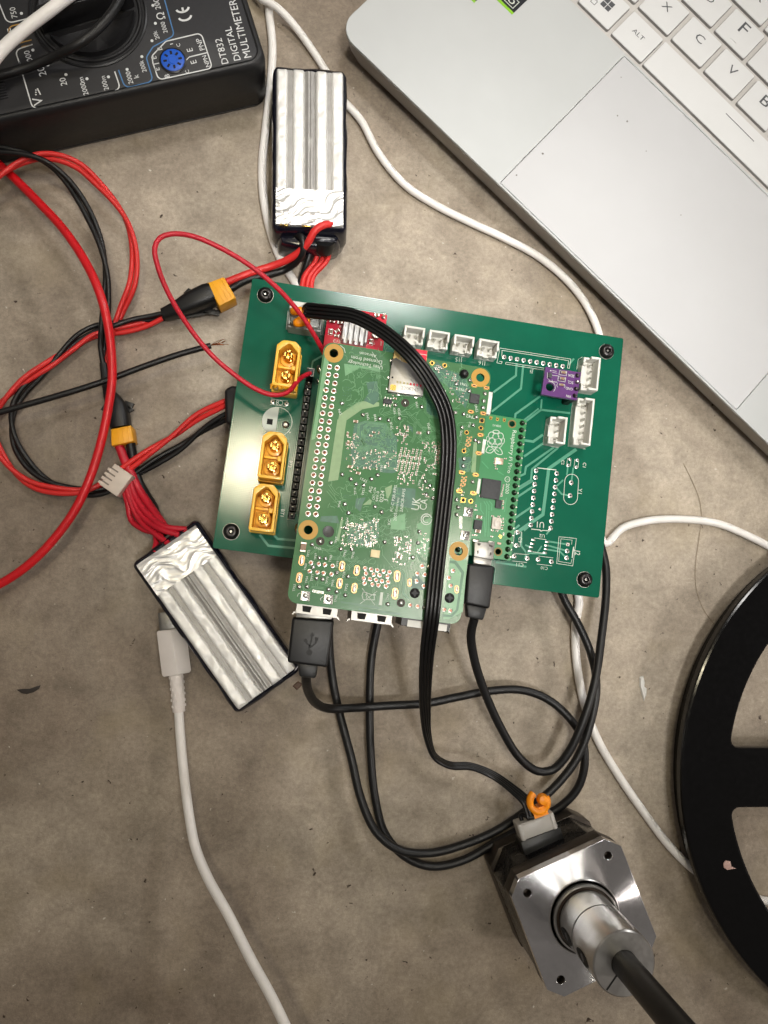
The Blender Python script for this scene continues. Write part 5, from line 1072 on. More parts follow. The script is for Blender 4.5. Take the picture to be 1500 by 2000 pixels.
cable('white_cable', 'white cable slanting over the top left corner of the multimeter', [(-60, 190, 40), (0, 102, 40), (45, 60, 39), (95, 22, 39), (140, -12, 38), (210, -60, 36)], 2.1)
# charging cable at the lower left
uc = thing('charging_cable', (*U(345, 1260, 0)[:2], 0), 'white charging cable with an angular plug touching the lower battery', 'cable')
uax = (U(344, 1318, 8) - U(333, 1230, 8)).normalized(); uay = Vector((-uax.y, uax.x, 0)); uo = U(333, 1229, 8)
def ring_(v, hw, h, cz, k=.55, tw=0.):
    pts = []
    for a, b in (((-1, -.5), (-.35, -1), (.8, -.9), (1, .05), (.12, 1), (-.95, .35)) if tw else ((-1, -k), (-k, -1), (k, -1), (1, -k), (1, k), (k, 1), (-k, 1), (-1, k))):
        x, z = a * hw, b * h; p = uo + uax * v + uay * x; pts.append((p.x, p.y, cz + z))
    return pts
m_plugw = M('white plug plastic', (230, 223, 218), .42, var=.04)
mb = MB(); mb.loft([ring_(0, 5.0, 3.2, 6.6, .6, -.5), ring_(.5, 5.4, 3.6, 6.6, .6, -.5), ring_(16.3, 5.4, 3.6, 6.6, .6, -.5), ring_(17.0, 4.8, 3.2, 6.6, .6, -.5)]); put('plug', mb.mesh('plug', m_plugw, .2), uc)
mb = MB(); mb.loft([ring_(-6.6, 3.9, 1.3, 6.6, .7), ring_(.3, 4.1, 1.4, 6.6, .7)]); tip = put('metal_tip', mb.mesh('tip', m_steel, .15), uc)
mb = MB(); mb.loft([ring_(-6.65, 3.2, .8, 6.6, .7), ring_(-3, 3.2, .8, 6.6, .7)]); put('contact_slot', mb.mesh('slot', m_hole), tip)
cpts = path([(344, 1316, 6.6), (347, 1350, 6), (349, 1388, 5), (353, 1447, 4.5), (359, 1511, 6), (370, 1596, 10), (382, 1656, 14), (406, 1715, 18), (446, 1787, 24), (489, 1872, 30), (531, 1949, 35), (570, 2030, 38), (620, 2130, 38)], 1.5)
mb = MB(); mb.tube([Vector(q) for q in cpts], 1.75, 16); put('cord', mb.mesh('cord', m_whitec, sharp=60), uc)
mb = MB(); sr = path([(344, 1317, 6.6), (347, 1350, 6), (349.5, 1389, 5)], 1); mb.tube([Vector(q) for q in sr], [2.55 - .25 * i / len(sr) for i in range(len(sr))], 16); sro = put('strain_relief', mb.mesh('relief', m_plugw, sharp=50), uc)
mb = MB()
for i in range(1, len(sr) - 1, 2):
    t = (Vector(sr[i + 1]) - Vector(sr[i - 1])).normalized(); sd = t.cross(Vector((0, 0, 1))).normalized(); up = sd.cross(t)
    for a in (.2, .9, 1.6, 2.3, 3.0):
        if (i // 2) % 2: a += .35
        c = Vector(sr[i]) + (sd * math.cos(a) + up * math.sin(a)) * 2.42; mb.tube([c - t * .45, c + t * .45], .32, 6)
put('grip_nub', mb.mesh('nubs', m_plugw), sro, 'stuff')

# ------------------------------------------------------------ the black cable from the computer to the small board
us = thing('usb_cable', (*U(760, 1500, 0)[:2], 0), 'black data cable coiled on the floor, plugged into both green computer boards', 'cable')
cord = [(600, 1296, 50), (598, 1322, 46), (602, 1350, 36), (618, 1374, 24), (645, 1384, 14), (700, 1382, 9), (760, 1378, 8), (830, 1374, 8), (900, 1360, 8), (960, 1349, 8), (1020, 1348, 8), (1070, 1366, 8), (1110, 1400, 9), (1136, 1440, 9), (1142, 1490, 8), (1128, 1540, 6), (1095, 1575, 4), (1040, 1605, 3), (970, 1645, 3), (900, 1682, 3), (840, 1692, 3), (790, 1672, 3), (752, 1628, 3), (733, 1560, 3), (724, 1470, 3), (722, 1380, 3), (725, 1290, 3), (738, 1215, 3), (752, 1130, 3), (735, 1060, 3), (690, 1040, 3), (655, 1090, 3), (645, 1180, 3), (643, 1250, 3), (650, 1330, 4), (665, 1400, 4), (686, 1480, 5), (705, 1560, 6), (735, 1625, 7), (780, 1660, 7), (840, 1666, 6), (910, 1648, 6), (970, 1622, 6), (1035, 1578, 8), (1090, 1530, 9), (1130, 1475, 10), (1155, 1405, 11), (1165, 1340, 11), (1155, 1280, 10), (1130, 1220, 9), (1100, 1165, 8), (1078, 1080, 7), (1105, 1010, 7), (1150, 1020, 7), (1180, 1090, 9), (1184, 1150, 12), (1174, 1250, 15), (1162, 1330, 17), (1140, 1405, 17), (1110, 1470, 15), (1080, 1503, 13), (1050, 1506, 13), (1015, 1480, 14), (980, 1425, 18), (948, 1355, 24), (927, 1290, 30), (920, 1240, 35), (927, 1205, 39)]
mb = MB(); mb.tube([Vector(q) for q in path(cord, 1.8)], 1.60, 14); put('cord', mb.mesh('cord', m_blackm, sharp=60), us)
qa, qb, qc, qd = U(571, 1206, 54), U(653, 1211, 54), U(640, 1304, 54), U(561, 1294, 54)
mb = MB(); mb.poly([qa, qb, qc, qd], 46, 54.2); up_ = put('plug', mb.mesh('plug', m_blackm, .9, 3), us)
mb = MB(); zz = 54.22; cu_ = crop(220, 980, 3.125)
def em(pts, wd=.5): mb.strip([U(*cu_(*p), zz) for p in pts], wd, zz, .04)
em([(1198, 905), (1215, 830), (1218, 810)]); em([(1206, 880), (1185, 865), (1180, 848)]); em([(1206, 892), (1240, 862), (1243, 842)])
mb.cyl(U(*cu_(1200, 920), zz), .95, zz, zz + .05, 16); mb.poly([U(*cu_(*p), zz) for p in ((1205, 818), (1218, 795), (1232, 820))], zz, zz + .05); mb.cyl(U(*cu_(1178, 848), zz), .62, zz, zz + .05, 12); mb.obox(U(*cu_(1245, 838), zz), (1, 0), 1.1, 1.1, zz, zz + .05)
put('port_emblem', mb.mesh('emblem', M('sunk black mark', (7, 7, 7), .6)), up_)
mb = MB(); Q = lambda u, v: PL(u, 81.5 + v); mb.poly([U(*p, 53) for p in ((580, 1188), (651, 1199), (646, 1216), (578, 1208))], 47.2, 52.2); put('metal_shell', mb.mesh('shell', m_steel, .15), us)
mb = MB(); e0_ = U(583, 1290, 50); e1_ = U(621, 1295, 50); mb.poly([U(*p, 53) for p in ((581, 1290), (622, 1296), (617, 1326), (584, 1322))], 46.5, 53); put('strain_relief', mb.mesh('relief', m_blackm, .8, 2), us)
mb = MB(); mb.poly([U(*p, 44.5) for p in ((914, 1100), (968, 1106), (957, 1190), (908, 1180))], 37.5, 44.5); put('plug', mb.mesh('micro plug', m_blackm, 1.0, 3), us)
mb = MB(); mb.poly([U(*r8(*p), ZC + 2.2) for p in ((352, 1470), (700, 1520), (690, 1660), (348, 1610))], ZC + .3, ZC + 2.2); put('metal_shell', mb.mesh('shell', m_steel, .2), us)
mb = MB(); mb.poly([U(*p, 43) for p in ((911, 1178), (952, 1186), (944, 1212), (913, 1206))], 38.6, 43.2); put('strain_relief', mb.mesh('relief', m_blackm, .7, 2), us)

# ------------------------------------------------------------ the multimeter
cm = crop(0, 0, 2.6786); ZM = 27.2
mo = U(524, 124, 27); mx = U(0, 239, 27) - mo; mx.z = 0; mx.normalize(); my = Vector((mx.y, -mx.x, 0))
MQ = lambda a, b: Vector((mo + mx * a + my * b)[:2])
mm_ = thing('multimeter', (*MQ(63, 35), 0), 'black digital multimeter with a round dial and white lettering', 'multimeter')
m_case = M('black meter case', (19, 19, 21), .48, var=.1, vs=.3, bump=.2, bs=5, bdist=.03)
m_face = M('black meter face', (33, 33, 36), .55, var=.06, vs=.3, bump=.25, bs=7, bdist=.03)
m_dial = M('dial plastic', (27, 27, 29), .40, var=.08, vs=.3, bump=.15, bs=6, bdist=.02)
m_mwhite = M('white meter print', (212, 214, 214), .6); m_mblue = M('blue meter print', (70, 120, 170), .6); m_myel = M('yellow meter print', (170, 130, 60), .6)
def mrect(i, r, n=6): return rounded([MQ(i, i), MQ(126 - i, i), MQ(126 - i, 70 - i), MQ(i, 70 - i)], r, n)
mb = MB(); mb.loft([[(p.x, p.y, z) for p in mrect(i, 5, 6)] for z, i in ((0, 1.6), (2.2, .7), (2.6, 1.2), (3.2, .5), (14, .1), (24.4, 0), (26.0, .3), (27.2, 1.0), (27.6, 1.8), (27.5, 2.2), (27.1, 2.5))])
put('case', mb.mesh('case', m_case, sharp=50), mm_)
mb = MB(); fp = rounded([MQ(2.7, 2.7), MQ(126 - 2.7, 2.7), MQ(126 - 2.7, 67.3), MQ(2.7, 67.3)], 3, 6); mb.poly(fp, ZM - .5, ZM + .06); put('front_label', mb.mesh('face', m_face, .04), mm_)
kc = U(*cm(462, 70), ZM); kr = (U(*cm(770, 62), ZM) - kc).length
mb = MB(); mb.lathe(kc, [(kr, ZM - .3), (kr, ZM + .5), (kr - .5, ZM + .8), (kr - .9, ZM + .3), (kr - 1.7, ZM + .3), (kr - 2.0, ZM + .95), (kr - 2.6, ZM + 1.0), (kr - 3.2, ZM + .5), (.01, ZM + .4)], 72)
dl = put('dial', mb.mesh('dial', m_dial, sharp=30), mm_)
ax = U(*cm(720, 20), ZM) - U(*cm(195, 175), ZM); ax.z = 0; ax.normalize(); ay = Vector((-ax.y, ax.x, 0)); K = lambda a, b: Vector((kc + ax * a + ay * b)[:2])
rr = kr - 3.4; mb = MB()
bar = [K(-rr, -3.4), K(rr * .96, -3.0), K(rr * .96, 3.0), K(-rr, 3.4)]; mb.poly(bar, ZM + .4, ZM + 8.5, [K(-rr + 1.2, -1.5), K(rr * .93, -1.9), K(rr * .93, 1.9), K(-rr + 1.2, 1.5)]); put('dial_grip', mb.mesh('grip', m_dial, .5, 3), dl)
for s_ in (-1, 1):                                            # dished halves of the dial
    arc = [K((rr - .6) * math.cos(t), s_ * (rr - .6) * math.sin(t)) for t in [.32 + (math.pi - .64) * k / 20 for k in range(21)]]
    inn = [K((rr - 5) * math.cos(t), s_ * (4.2 + (rr - 9.0) * math.sin(t))) for t in [.32 + (math.pi - .64) * k / 20 for k in range(21)]]
    mb = MB(); mb.poly(arc, ZM + .5, ZM + 2.2); ctr_ = K(0, s_ * rr * .55); top = [ctr_ + (p - ctr_) * .80 for p in arc]
    mb = MB(); a = [mb.V((p.x, p.y, ZM + .45)) for p in arc]; b = [mb.V((*(ctr_ + (p - ctr_) * .97), ZM + 2.6)) for p in arc]; c_ = [mb.V((*p, ZM + 1.2)) for p in top]; d_ = mb.V((ctr_.x, ctr_.y, ZM + 1.0)); n_ = len(arc)
    for i in range(n_):
        j = (i + 1) % n_; mb.F((a[i], a[j], b[j], b[i])); mb.F((b[i], b[j], c_[j], c_[i])); mb.F((c_[i], c_[j], d_))
    put('dial_wing', mb.mesh('wing', m_dial, sharp=45), dl)
mb = MB(); mb.poly([U(*cm(*p), ZM + 9) for p in ((205, 150), (270, 105), (278, 130), (210, 165))], ZM + 8.5, ZM + 8.55); 
pm = MB(); ZL = ZM + .09
def mt(sx_, a, b, hs=1.): text(pm, sx_, U(*cm(*a), ZL), U(*cm(*b), ZL), hs)
for a in (('750', (92, 92), (78, 36)), ('OFF', (92, 225), (72, 145)), ('000', (172, 318), (152, 262)), ('20', (245, 392), (228, 345)), ('20', (352, 444), (340, 404)), ('2000m', (464, 494), (434, 402)), ('200m', (570, 468), (548, 396)), ('2000', (698, 436), (680, 372)), ('k', (728, 404), (722, 388)), ('200k', (768, 374), (748, 314)), ('20k', (836, 202), (818, 160)), ('2000', (878, 170), (860, 112)), ('\u03a9', (866, 97), (856, 62)), ('200', (842, 46), (828, -8)),
          ('DT832', (1196, 330), (1158, 198)), ('DIGITAL', (1260, 312), (1208, 138)), ('MULTIMETER', (1316, 298), (1232, -6)), ('NPN', (1100, 346), (1078, 288)), ('PNP', (1072, 258), (1048, 198)), ('E', (836, 366), (832, 352)), ('E', (820, 306), (816, 292)), ('B', (850, 260), (846, 244)), ('C', (945, 242), (940, 226)), ('E', (1010, 266), (1005, 250)), ('E', (1030, 328), (1024, 312)), ('C', (992, 380), (986, 364)), ('B', (888, 402), (884, 386)), ('V', (228, 545), (216, 505))): mt(*a)
def ml(pts, wd=.42, closed=False, f=None):
    P_ = [U(*cm(*p), ZL) for p in pts]; q = rounded(P_, [0] + [2.2] * (len(P_) - 2) + [0], 5) if not closed else rounded(P_, 1.8, 5); (f or pm).strip(q, wd, ZL - .02, .02, closed)
ml([(100, 322), (120, 395), (172, 572), (632, 468), (600, 374)]); ml([(105, 340), (78, 262), (170, 232)]); ml([(-10, 5), (38, 122), (140, 98)]); ml([(830, 418), (1112, 356), (1052, 172), (868, 216), (795, 292), (800, 330)], .42, True)
ml([(990, 298), (1085, 275)]); ml([(800, 337), (832, 330)], .3); ml([(890, 232), (905, 228)], .3); ml([(965, 325), (990, 298)], .3)
ml([(212, 495), (195, 462)], .45); 
for k in range(3): ml([(188 + 2, 498 - k * 12), (186, 492 - k * 12)], .45)
for p in ((112, 70), (172, 262), (345, 390), (455, 412), (567, 402), (665, 363), (742, 296), (795, 213), (813, 122), (800, 28), (250, 340)): q = U(*cm(*p), ZL); pm.cyl(q, .55, ZL - .02, ZL + .01, 14)
for cx_, cy_, full in ((968, 88, 0), (955, 45, 1)):               # the two arcs of the CE mark
    ctr0 = (cx_, cy_); pts = [(cx_ + 33 * math.cos(t) * (1), cy_ + 22 * math.sin(t) - 4) for t in [(.15 + (math.pi - .3) * k / 12) for k in range(13)]]
    rt = lambda p: (ctr0[0] + (p[0] - ctr0[0]) * .97 + (p[1] - ctr0[1]) * .24 * 1, ctr0[1] + (p[1] - ctr0[1]) * .97 - (p[0] - ctr0[0]) * .24)
    pm.strip([U(*cm(*rt(p)), ZL) for p in pts], .75, ZL - .02, .02)
    if full: pm.strip([U(*cm(*rt(p)), ZL) for p in ((cx_, cy_ + 16), (cx_, cy_ - 6))], .75, ZL - .02, .02)
put('white_print', pm.mesh('print', m_mwhite, weld=False), mm_, 'stuff')
pb_ = MB(); ml([(620, 366), (655, 462), (802, 425), (765, 300), (800, 245), (912, 185), (850, -40)], .42, False, pb_); put('blue_print', pb_.mesh('blue', m_mblue), mm_)
py_ = MB(); ml([(165, 208), (65, 235), (38, 142), (130, 118)], .42, False, py_); ml([(165, 232), (112, 244)], .3, False, py_); put('yellow_print', py_.mesh('yel', m_myel), mm_)
sc_ = U(*cm(905, 320), ZM); m_blue = M('blue socket plastic', (26, 86, 190), .42)
mb = MB(); mb.lathe(sc_, [(4.9, ZM), (4.9, ZM + .5), (4.4, ZM + .75), (4.2, ZM + .3)], 40); put('socket_rim', mb.mesh('rim', m_dial), mm_)
mb = MB(); mb.lathe(sc_, [(4.25, ZM), (4.25, ZM + .75), (3.9, ZM + .9), (1.7, ZM + .9), (1.5, ZM + 1.1), (.01, ZM + 1.1)], 40); bs_ = put('transistor_socket', mb.mesh('blue', m_blue, sharp=30), mm_)
mb = MB()
for k in range(8):
    a = k * math.pi / 4 + .25; c = sc_ + Vector((2.75 * math.cos(a), 2.75 * math.sin(a), 0)); mb.obox(c, (math.cos(a), math.sin(a)), 1.35, .8, ZM + .9, ZM + .93)
put('pin_hole', mb.mesh('holes', m_hole), bs_)
mb = MB()
for k in range(16): mb.obox(MQ(97.5, 8.2 + k * 1.05), mx, 7.5, .42, ZM + .05, ZM + .5)
put('grip_rib', mb.mesh('ribs', m_face, .08, 1), mm_)
ld = thing('meter_lead', (*U(90, 125, ZM)[:2], 28), 'black test lead curving over the dial of the multimeter', 'cable')
mb = MB(); mb.tube([Vector(q) for q in path([(-60, 165, 31), (0, 147, 31), (50, 133, 31), (100, 113, 33), (145, 91, 37), (185, 62, 38), (215, 30, 38), (235, -5, 37), (250, -60, 36)], 2)], 1.65, 14); put('jacket', mb.mesh('lead', m_blackm, sharp=60), ld)

# ------------------------------------------------------------ the laptop
ZT_ = 16.0; lo = U(980, 347, ZT_); lx = (U(1180, 560, ZT_) - U(685, 84, ZT_)).normalized(); ly = Vector((-lx.y, lx.x, 0)); LANG = math.atan2(lx.y, lx.x)
LQ = lambda a, b: Vector((lo + lx * a + ly * b)[:2])
def LI(px, py, z=ZT_): p = U(px, py, z) - lo; return Vector((p.dot(lx), p.dot(ly)))
xl = LI(672, 62).x - 3.0; yf = LI(1100, 481).y; WD, DP = 354, 246
lap = thing('laptop', (*LQ(xl + WD / 2, yf + DP / 2), 0), 'silver white laptop lying open with light keys and a large touchpad', 'laptop')
m_lap = M('pearl grey aluminium', (184, 187, 187), .52, .1, var=.02, vs=.05, spec=.5)
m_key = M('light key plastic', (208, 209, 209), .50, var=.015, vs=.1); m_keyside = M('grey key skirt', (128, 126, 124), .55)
m_tp = M('frosted glass pad', (190, 191, 193), .55, .0, var=.015, vs=.05)
m_leg = M('dark grey legend', (72, 74, 78), .6); m_gap = M('dark seam', (60, 58, 56), .7)
edge_ = rounded([LQ(xl, yf), LQ(xl + WD, yf), LQ(xl + WD, yf + DP), LQ(xl, yf + DP)], 9, 8)
tp0, tp1 = LI(983, 350), LI(1224, 113); TPW = 132
tpx = tp0.x; tpb, tpt = yf + .9, tp1.y; trect = rounded([LQ(tpx, tpb), LQ(tpx + TPW, tpb), LQ(tpx + TPW, tpt), LQ(tpx, tpt)], .8, 3)
# keyboard grid from the keys in view
KZ = ZT_ + .1; kC, kV, kF, kA = LI(1361, 82, KZ), LI(1424, 145, KZ), LI(1445, 66, KZ), LI(1245, 72, KZ)
pit = (kV - kC).x; rowp = kF.y - kC.y; kw, kh = pit - 2.4, rowp - 2.4
x_left = kA.x - pit * 3.6; well = rounded([LQ(x_left, kA.y - rowp / 2 - .8), LQ(x_left + 300, kA.y - rowp / 2 - .8), LQ(x_left + 300, kA.y + rowp * 5.6), LQ(x_left, kA.y + rowp * 5.6)], 2.5, 4)
put('deck', plate([edge_, trect, well], ZT_ - 1.2, ZT_, m_lap, .25), lap)
mb = MB(); mb.loft([[(p.x, p.y, z) for p in rounded([LQ(xl + i, yf + i), LQ(xl + WD - i, yf + i), LQ(xl + WD - i, yf + DP - i), LQ(xl + i, yf + DP - i)], 9 - i * .3, 8)] for z, i in ((1.5, 5.2), (2.4, 3.6), (8, 1.5), (13.4, .25), (14.79, .0))]); put('base', mb.mesh('base', M('grey laptop underside', (150, 146, 141), .5, .2, var=.02), sharp=40), lap)
tin = rounded([LQ(tpx + .2, tpb + .2), LQ(tpx + TPW - .2, tpb + .2), LQ(tpx + TPW - .2, tpt - .2), LQ(tpx + .2, tpt - .2)], .7, 3)
mb = MB(); mb.poly(tin, ZT_ - 1.1, ZT_ - .12); put('touchpad', mb.mesh('pad', m_tp, .1), lap)
mb = MB(); mb.poly(well, ZT_ - 1.19, ZT_ - .9); put('keyboard_tray', mb.mesh('tray', M('pale key tray', (186, 183, 179), .6)), lap)
for px in ((620, 610, 1), ): pass
def keycap(sx_, sy_):
    mb = MB(); R = lambda a, b, r: rounded([Vector((-a / 2, -b / 2)), Vector((a / 2, -b / 2)), Vector((a / 2, b / 2)), Vector((-a / 2, b / 2))], r, 3)
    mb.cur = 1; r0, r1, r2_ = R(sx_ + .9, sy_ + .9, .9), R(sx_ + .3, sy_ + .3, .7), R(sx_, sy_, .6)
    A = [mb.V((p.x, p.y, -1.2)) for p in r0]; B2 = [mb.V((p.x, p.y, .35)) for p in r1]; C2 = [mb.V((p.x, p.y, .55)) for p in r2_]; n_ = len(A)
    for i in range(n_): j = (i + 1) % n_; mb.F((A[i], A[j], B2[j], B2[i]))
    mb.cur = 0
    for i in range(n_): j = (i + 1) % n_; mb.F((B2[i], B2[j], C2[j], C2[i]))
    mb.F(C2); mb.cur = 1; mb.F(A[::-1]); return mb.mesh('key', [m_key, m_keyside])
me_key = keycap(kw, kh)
def key(c, sx_=None, lab_=None, hs=1., wd=.26, off=(0, .1)):
    me = me_key if sx_ is None else keycap(sx_, kh); o = inst('key', me, lap, (*LQ(c.x, c.y), KZ - .3), LANG); z = KZ + .27
    if lab_:
        mb = MB(); L2 = lambda a, b: Vector((*LQ(c.x + a, c.y + b), z)); h = wd * kw / 2
        text(mb, lab_, L2(-h + off[0] * kw, off[1] * kh - 1.3), L2(h + off[0] * kw, off[1] * kh - 1.3), hs); put('legend', mb.mesh('leg', m_leg, weld=False), o)
    return o
Vx = Vector((pit, 0)); Vy = Vector((0, rowp))
for k, ch in ((-2, 'Z'), (-1, 'X'), (0, 'C'), (1, 'V'), (2, 'B'), (3, 'N'), (-3, None)): key(kC + Vx * k, None, ch, .82, .24)
for k, ch in ((-2, 'S'), (-1, 'D'), (0, 'F'), (1, 'G'), (2, 'H')): key(kF + Vx * k, None, ch, .82, .22)
kR = LI(1482, -2, KZ); 
for k, ch in ((-1, 'E'), (0, 'R'), (1, 'T'), (2, 'Y')): key(Vector((kR.x + pit * k, kF.y + rowp)), None, ch, .82, .22)
key(kA, None, 'ALT', .85, .36, (-.02, .08))
kW = Vector((kA.x - pit, kA.y)); ow = key(kW); mb = MB(); z = KZ + .27
for a in (-1, 1):
    for b in (-1, 1): mb.obox(LQ(kW.x + 1.0 + a * 1.25, kW.y + .9 + b * 1.25), lx, 2.2, 2.2, z, z + .01)
mb.strip([LQ(kW.x - 4.9 + a, kW.y - 3.6 + b) for a, b in ((0, 0), (2.2, 0), (2.2, 2.0), (0, 2.0))], .25, z, .01, True); mb.strip([LQ(kW.x - 4.5 + a, kW.y - 1.6 + b) for a, b in ((0, 0), (0, 1.2), (1.3, 1.2), (1.3, 0))], .22, z, .01)
put('legend', mb.mesh('win', m_leg), ow)
key(Vector((kA.x - pit * 2, kA.y))); sbw = 96; sb = key(Vector((kA.x + pit / 2 + 1.0 + sbw / 2 - .8, kA.y)), sbw)
mb = MB(); z = KZ + .27; s0, s1 = LI(1417, 222, KZ), LI(1472, 277, KZ); mb.strip([LQ(s0.x, s0.y), LQ(s1.x, s1.y)], .35, z, .01); put('legend', mb.mesh('bar', m_leg), sb)
mb = MB(); f0 = kF; mb.strip([LQ(f0.x - 1.6, f0.y - 4.6), LQ(f0.x + 1.6, f0.y - 4.6)], .5, KZ + .25, .15); put('bump', mb.mesh('bump', m_key), lap)
m_spk = M('dust', (120, 116, 112), .8)
for k, (x, y) in enumerate(((1213, 151), (1206, 226), (1225, 237), (1262, 295), (1009, 342), (1060, 300), (1330, 420))):
    mb = MB(); mb.cyl(U(x, y, ZT_ - .1), .22 + .1 * (k % 3), ZT_ - .12, ZT_ - .02, 7); put('dust_speck', mb.mesh('speck', m_spk), lap)
m_stk = M('black sticker', (24, 26, 32), .3); m_grn = M('lime edge print', (130, 190, 20), .4)
def sticker(cx_, cy_, txt):
    c = LI(cx_, cy_, ZT_); S2 = lambda a, b: LQ(c.x + a, c.y + b); mb = MB(); mb.cur = 0; mb.poly([S2(0, 1.2), S2(0, 20), S2(-24, 20), S2(-24, 1.2)], ZT_ + .01, ZT_ + .08); mb.cur = 1; mb.poly([S2(0, 0), S2(0, 1.2), S2(-24, 1.2), S2(-24, 0)], ZT_ + .01, ZT_ + .08)
    o = put('sticker', mb.mesh('sticker', [m_stk, m_grn]), lap)
    if txt:
        mb = MB(); z = ZT_ + .1; V3 = lambda a, b: Vector((*S2(a, b), z)); text(mb, txt, V3(-19, 3.1), V3(-2.6, 3.1), .8); mb.strip([S2(-20, 2.3), S2(-1.6, 2.3), S2(-1.6, 6.2), S2(-20, 6.2)], .3, z, .01, True); text(mb, 'PTX', V3(-16, 7.6), V3(-1.8, 7.6), .8); put('white_print', mb.mesh('p', m_silk, weld=False), o)
sticker(1000, 29, 'Studio'); sticker(926, 6, None)
lid_t = math.radians(22); mb = MB(); hy = yf + DP - 6; P3 = lambda a, d, t: Vector((*LQ(a, hy + d * math.sin(lid_t) + t * math.cos(lid_t)), 17 + d * math.cos(lid_t) - t * math.sin(lid_t)))
ri = [[tuple(P3(a, d, t)) for a, d in ((xl, 0), (xl + WD, 0), (xl + WD, 226), (xl, 226))] for t in (0, 5)]; mb.loft(ri); put('lid', mb.mesh('lid', m_lap, .6), lap)
mb = MB(); ri = [[tuple(P3(a, d, t)) for a, d in ((xl + 6, 14), (xl + WD - 6, 14), (xl + WD - 6, 218), (xl + 6, 218))] for t in (-.15, .05)]; mb.loft(ri); put('screen', mb.mesh('screen', M('dark screen', (14, 15, 17), .25)), lap)

# ------------------------------------------------------------ the black wheel-like spool flange
ZS_ = 13.0; ea = [U(*p, ZS_) for p in ((1498, 1126), (1440, 1180), (1392, 1244), (1360, 1320), (1338, 1440), (1335, 1520), (1338, 1600), (1352, 1680), (1380, 1748), (1420, 1836), (1500, 1930))]
sx = sum(p.x for p in ea) / len(ea); sy = sum(p.y for p in ea) / len(ea); Suu = Suv = Svv = Su3 = Sv3 = 0
for p in ea:
    u, v = p.x - sx, p.y - sy; Suu += u * u; Suv += u * v; Svv += v * v; Su3 += u * (u * u + v * v) / 2; Sv3 += v * (u * u + v * v) / 2
dt = Suu * Svv - Suv * Suv; cu0 = (Su3 * Svv - Sv3 * Suv) / dt; cv0 = (Sv3 * Suu - Su3 * Suv) / dt
fc = Vector((sx + cu0, sy + cv0)); fr = math.sqrt(cu0 ** 2 + cv0 ** 2 + (Suu + Svv) / len(ea))
m_spool = M('glossy black spool', (5, 5, 6), .15, var=.2, vs=.2, bump=.05, bs=.6, spec=.35)
sa, sb_ = U(1500, 1460, ZS_), U(1500, 1578, ZS_); sdir = U(1450, 1519, ZS_); wspoke = abs((sa - sb_).y); rim = (U(1430, 1440, ZS_) - U(1335, 1500, ZS_)).x * .97
a_sp = math.atan2(sdir.y - fc.y, sdir.x - fc.x); ri_, rh = fr - rim, fr * .40; outs = [[(fc.x + fr * math.cos(k * math.pi / 90), fc.y + fr * math.sin(k * math.pi / 90)) for k in range(180)]]
for k in range(5):
    a0, a1 = a_sp + k * 1.25664, a_sp + (k + 1) * 1.25664; hw = wspoke / 2; pts = []
    e0, e1 = a0 + math.asin(hw / ri_), a1 - math.asin(hw / ri_); i0, i1 = a0 + math.asin(hw / rh), a1 - math.asin(hw / rh)
    rawp = [fc + Vector((math.cos(t), math.sin(t))) * ri_ for t in [e0 + (e1 - e0) * j / 24 for j in range(25)]] + [fc + Vector((math.cos(t), math.sin(t))) * rh for t in [i1 + (i0 - i1) * j / 12 for j in range(13)]]
    rs_ = [0] * len(rawp); rs_[0] = rs_[24] = 4.0; rs_[25] = rs_[-1] = 4.0
    # corners need long neighbours to round: drop the points next to them
    keep = [q for i, q in enumerate(rawp) if i not in (1, 23, 26, len(rawp) - 2)]; rk = [r_ for i, r_ in enumerate(rs_) if i not in (1, 23, 26, len(rawp) - 2)]
    outs.append(rounded(keep, rk, 5))
outs.append(circle(fc, 26, 48))
sp = thing('spool_flange', (fc.x, fc.y, 0), 'glossy black spool wheel with wide spokes, beside the stepper motor', 'spool')
put('flange', plate(outs, ZS_ - 4.5, ZS_, m_spool, 1.0), sp)
mb = MB(); mb.lathe(fc, [(fr - 3.2, .5), (fr - 3.0, 7.5), (fr - 3.4, 8.6), (fr - 5, 8.6), (fr - 5.4, .5)], 120, True); put('rim', mb.mesh('rim', m_spool, sharp=50), sp)
mb = MB()
for k in range(5):
    a0 = a_sp + k * 1.25664; d = Vector((math.cos(a0), math.sin(a0))); mb.obox(fc + d * (fr * .5), d, fr * .8, 3, 0.2, 8.6)
put('rib', mb.mesh('ribs', m_spool), sp)
mb = MB(); q = [U(*p, ZS_ + .05) for p in ((1412, 1686), (1417, 1680), (1426, 1682), (1428, 1692), (1437, 1696), (1428, 1697), (1420, 1699), (1413, 1694))]; mb.poly(q, ZS_ + .02, ZS_ + .35)
tag(put('paint_chip', mb.mesh('chip', M('pinkish chip', (190, 158, 148), .6), .08)), 'small pinkish chip stuck on the black wheel', 'chip')

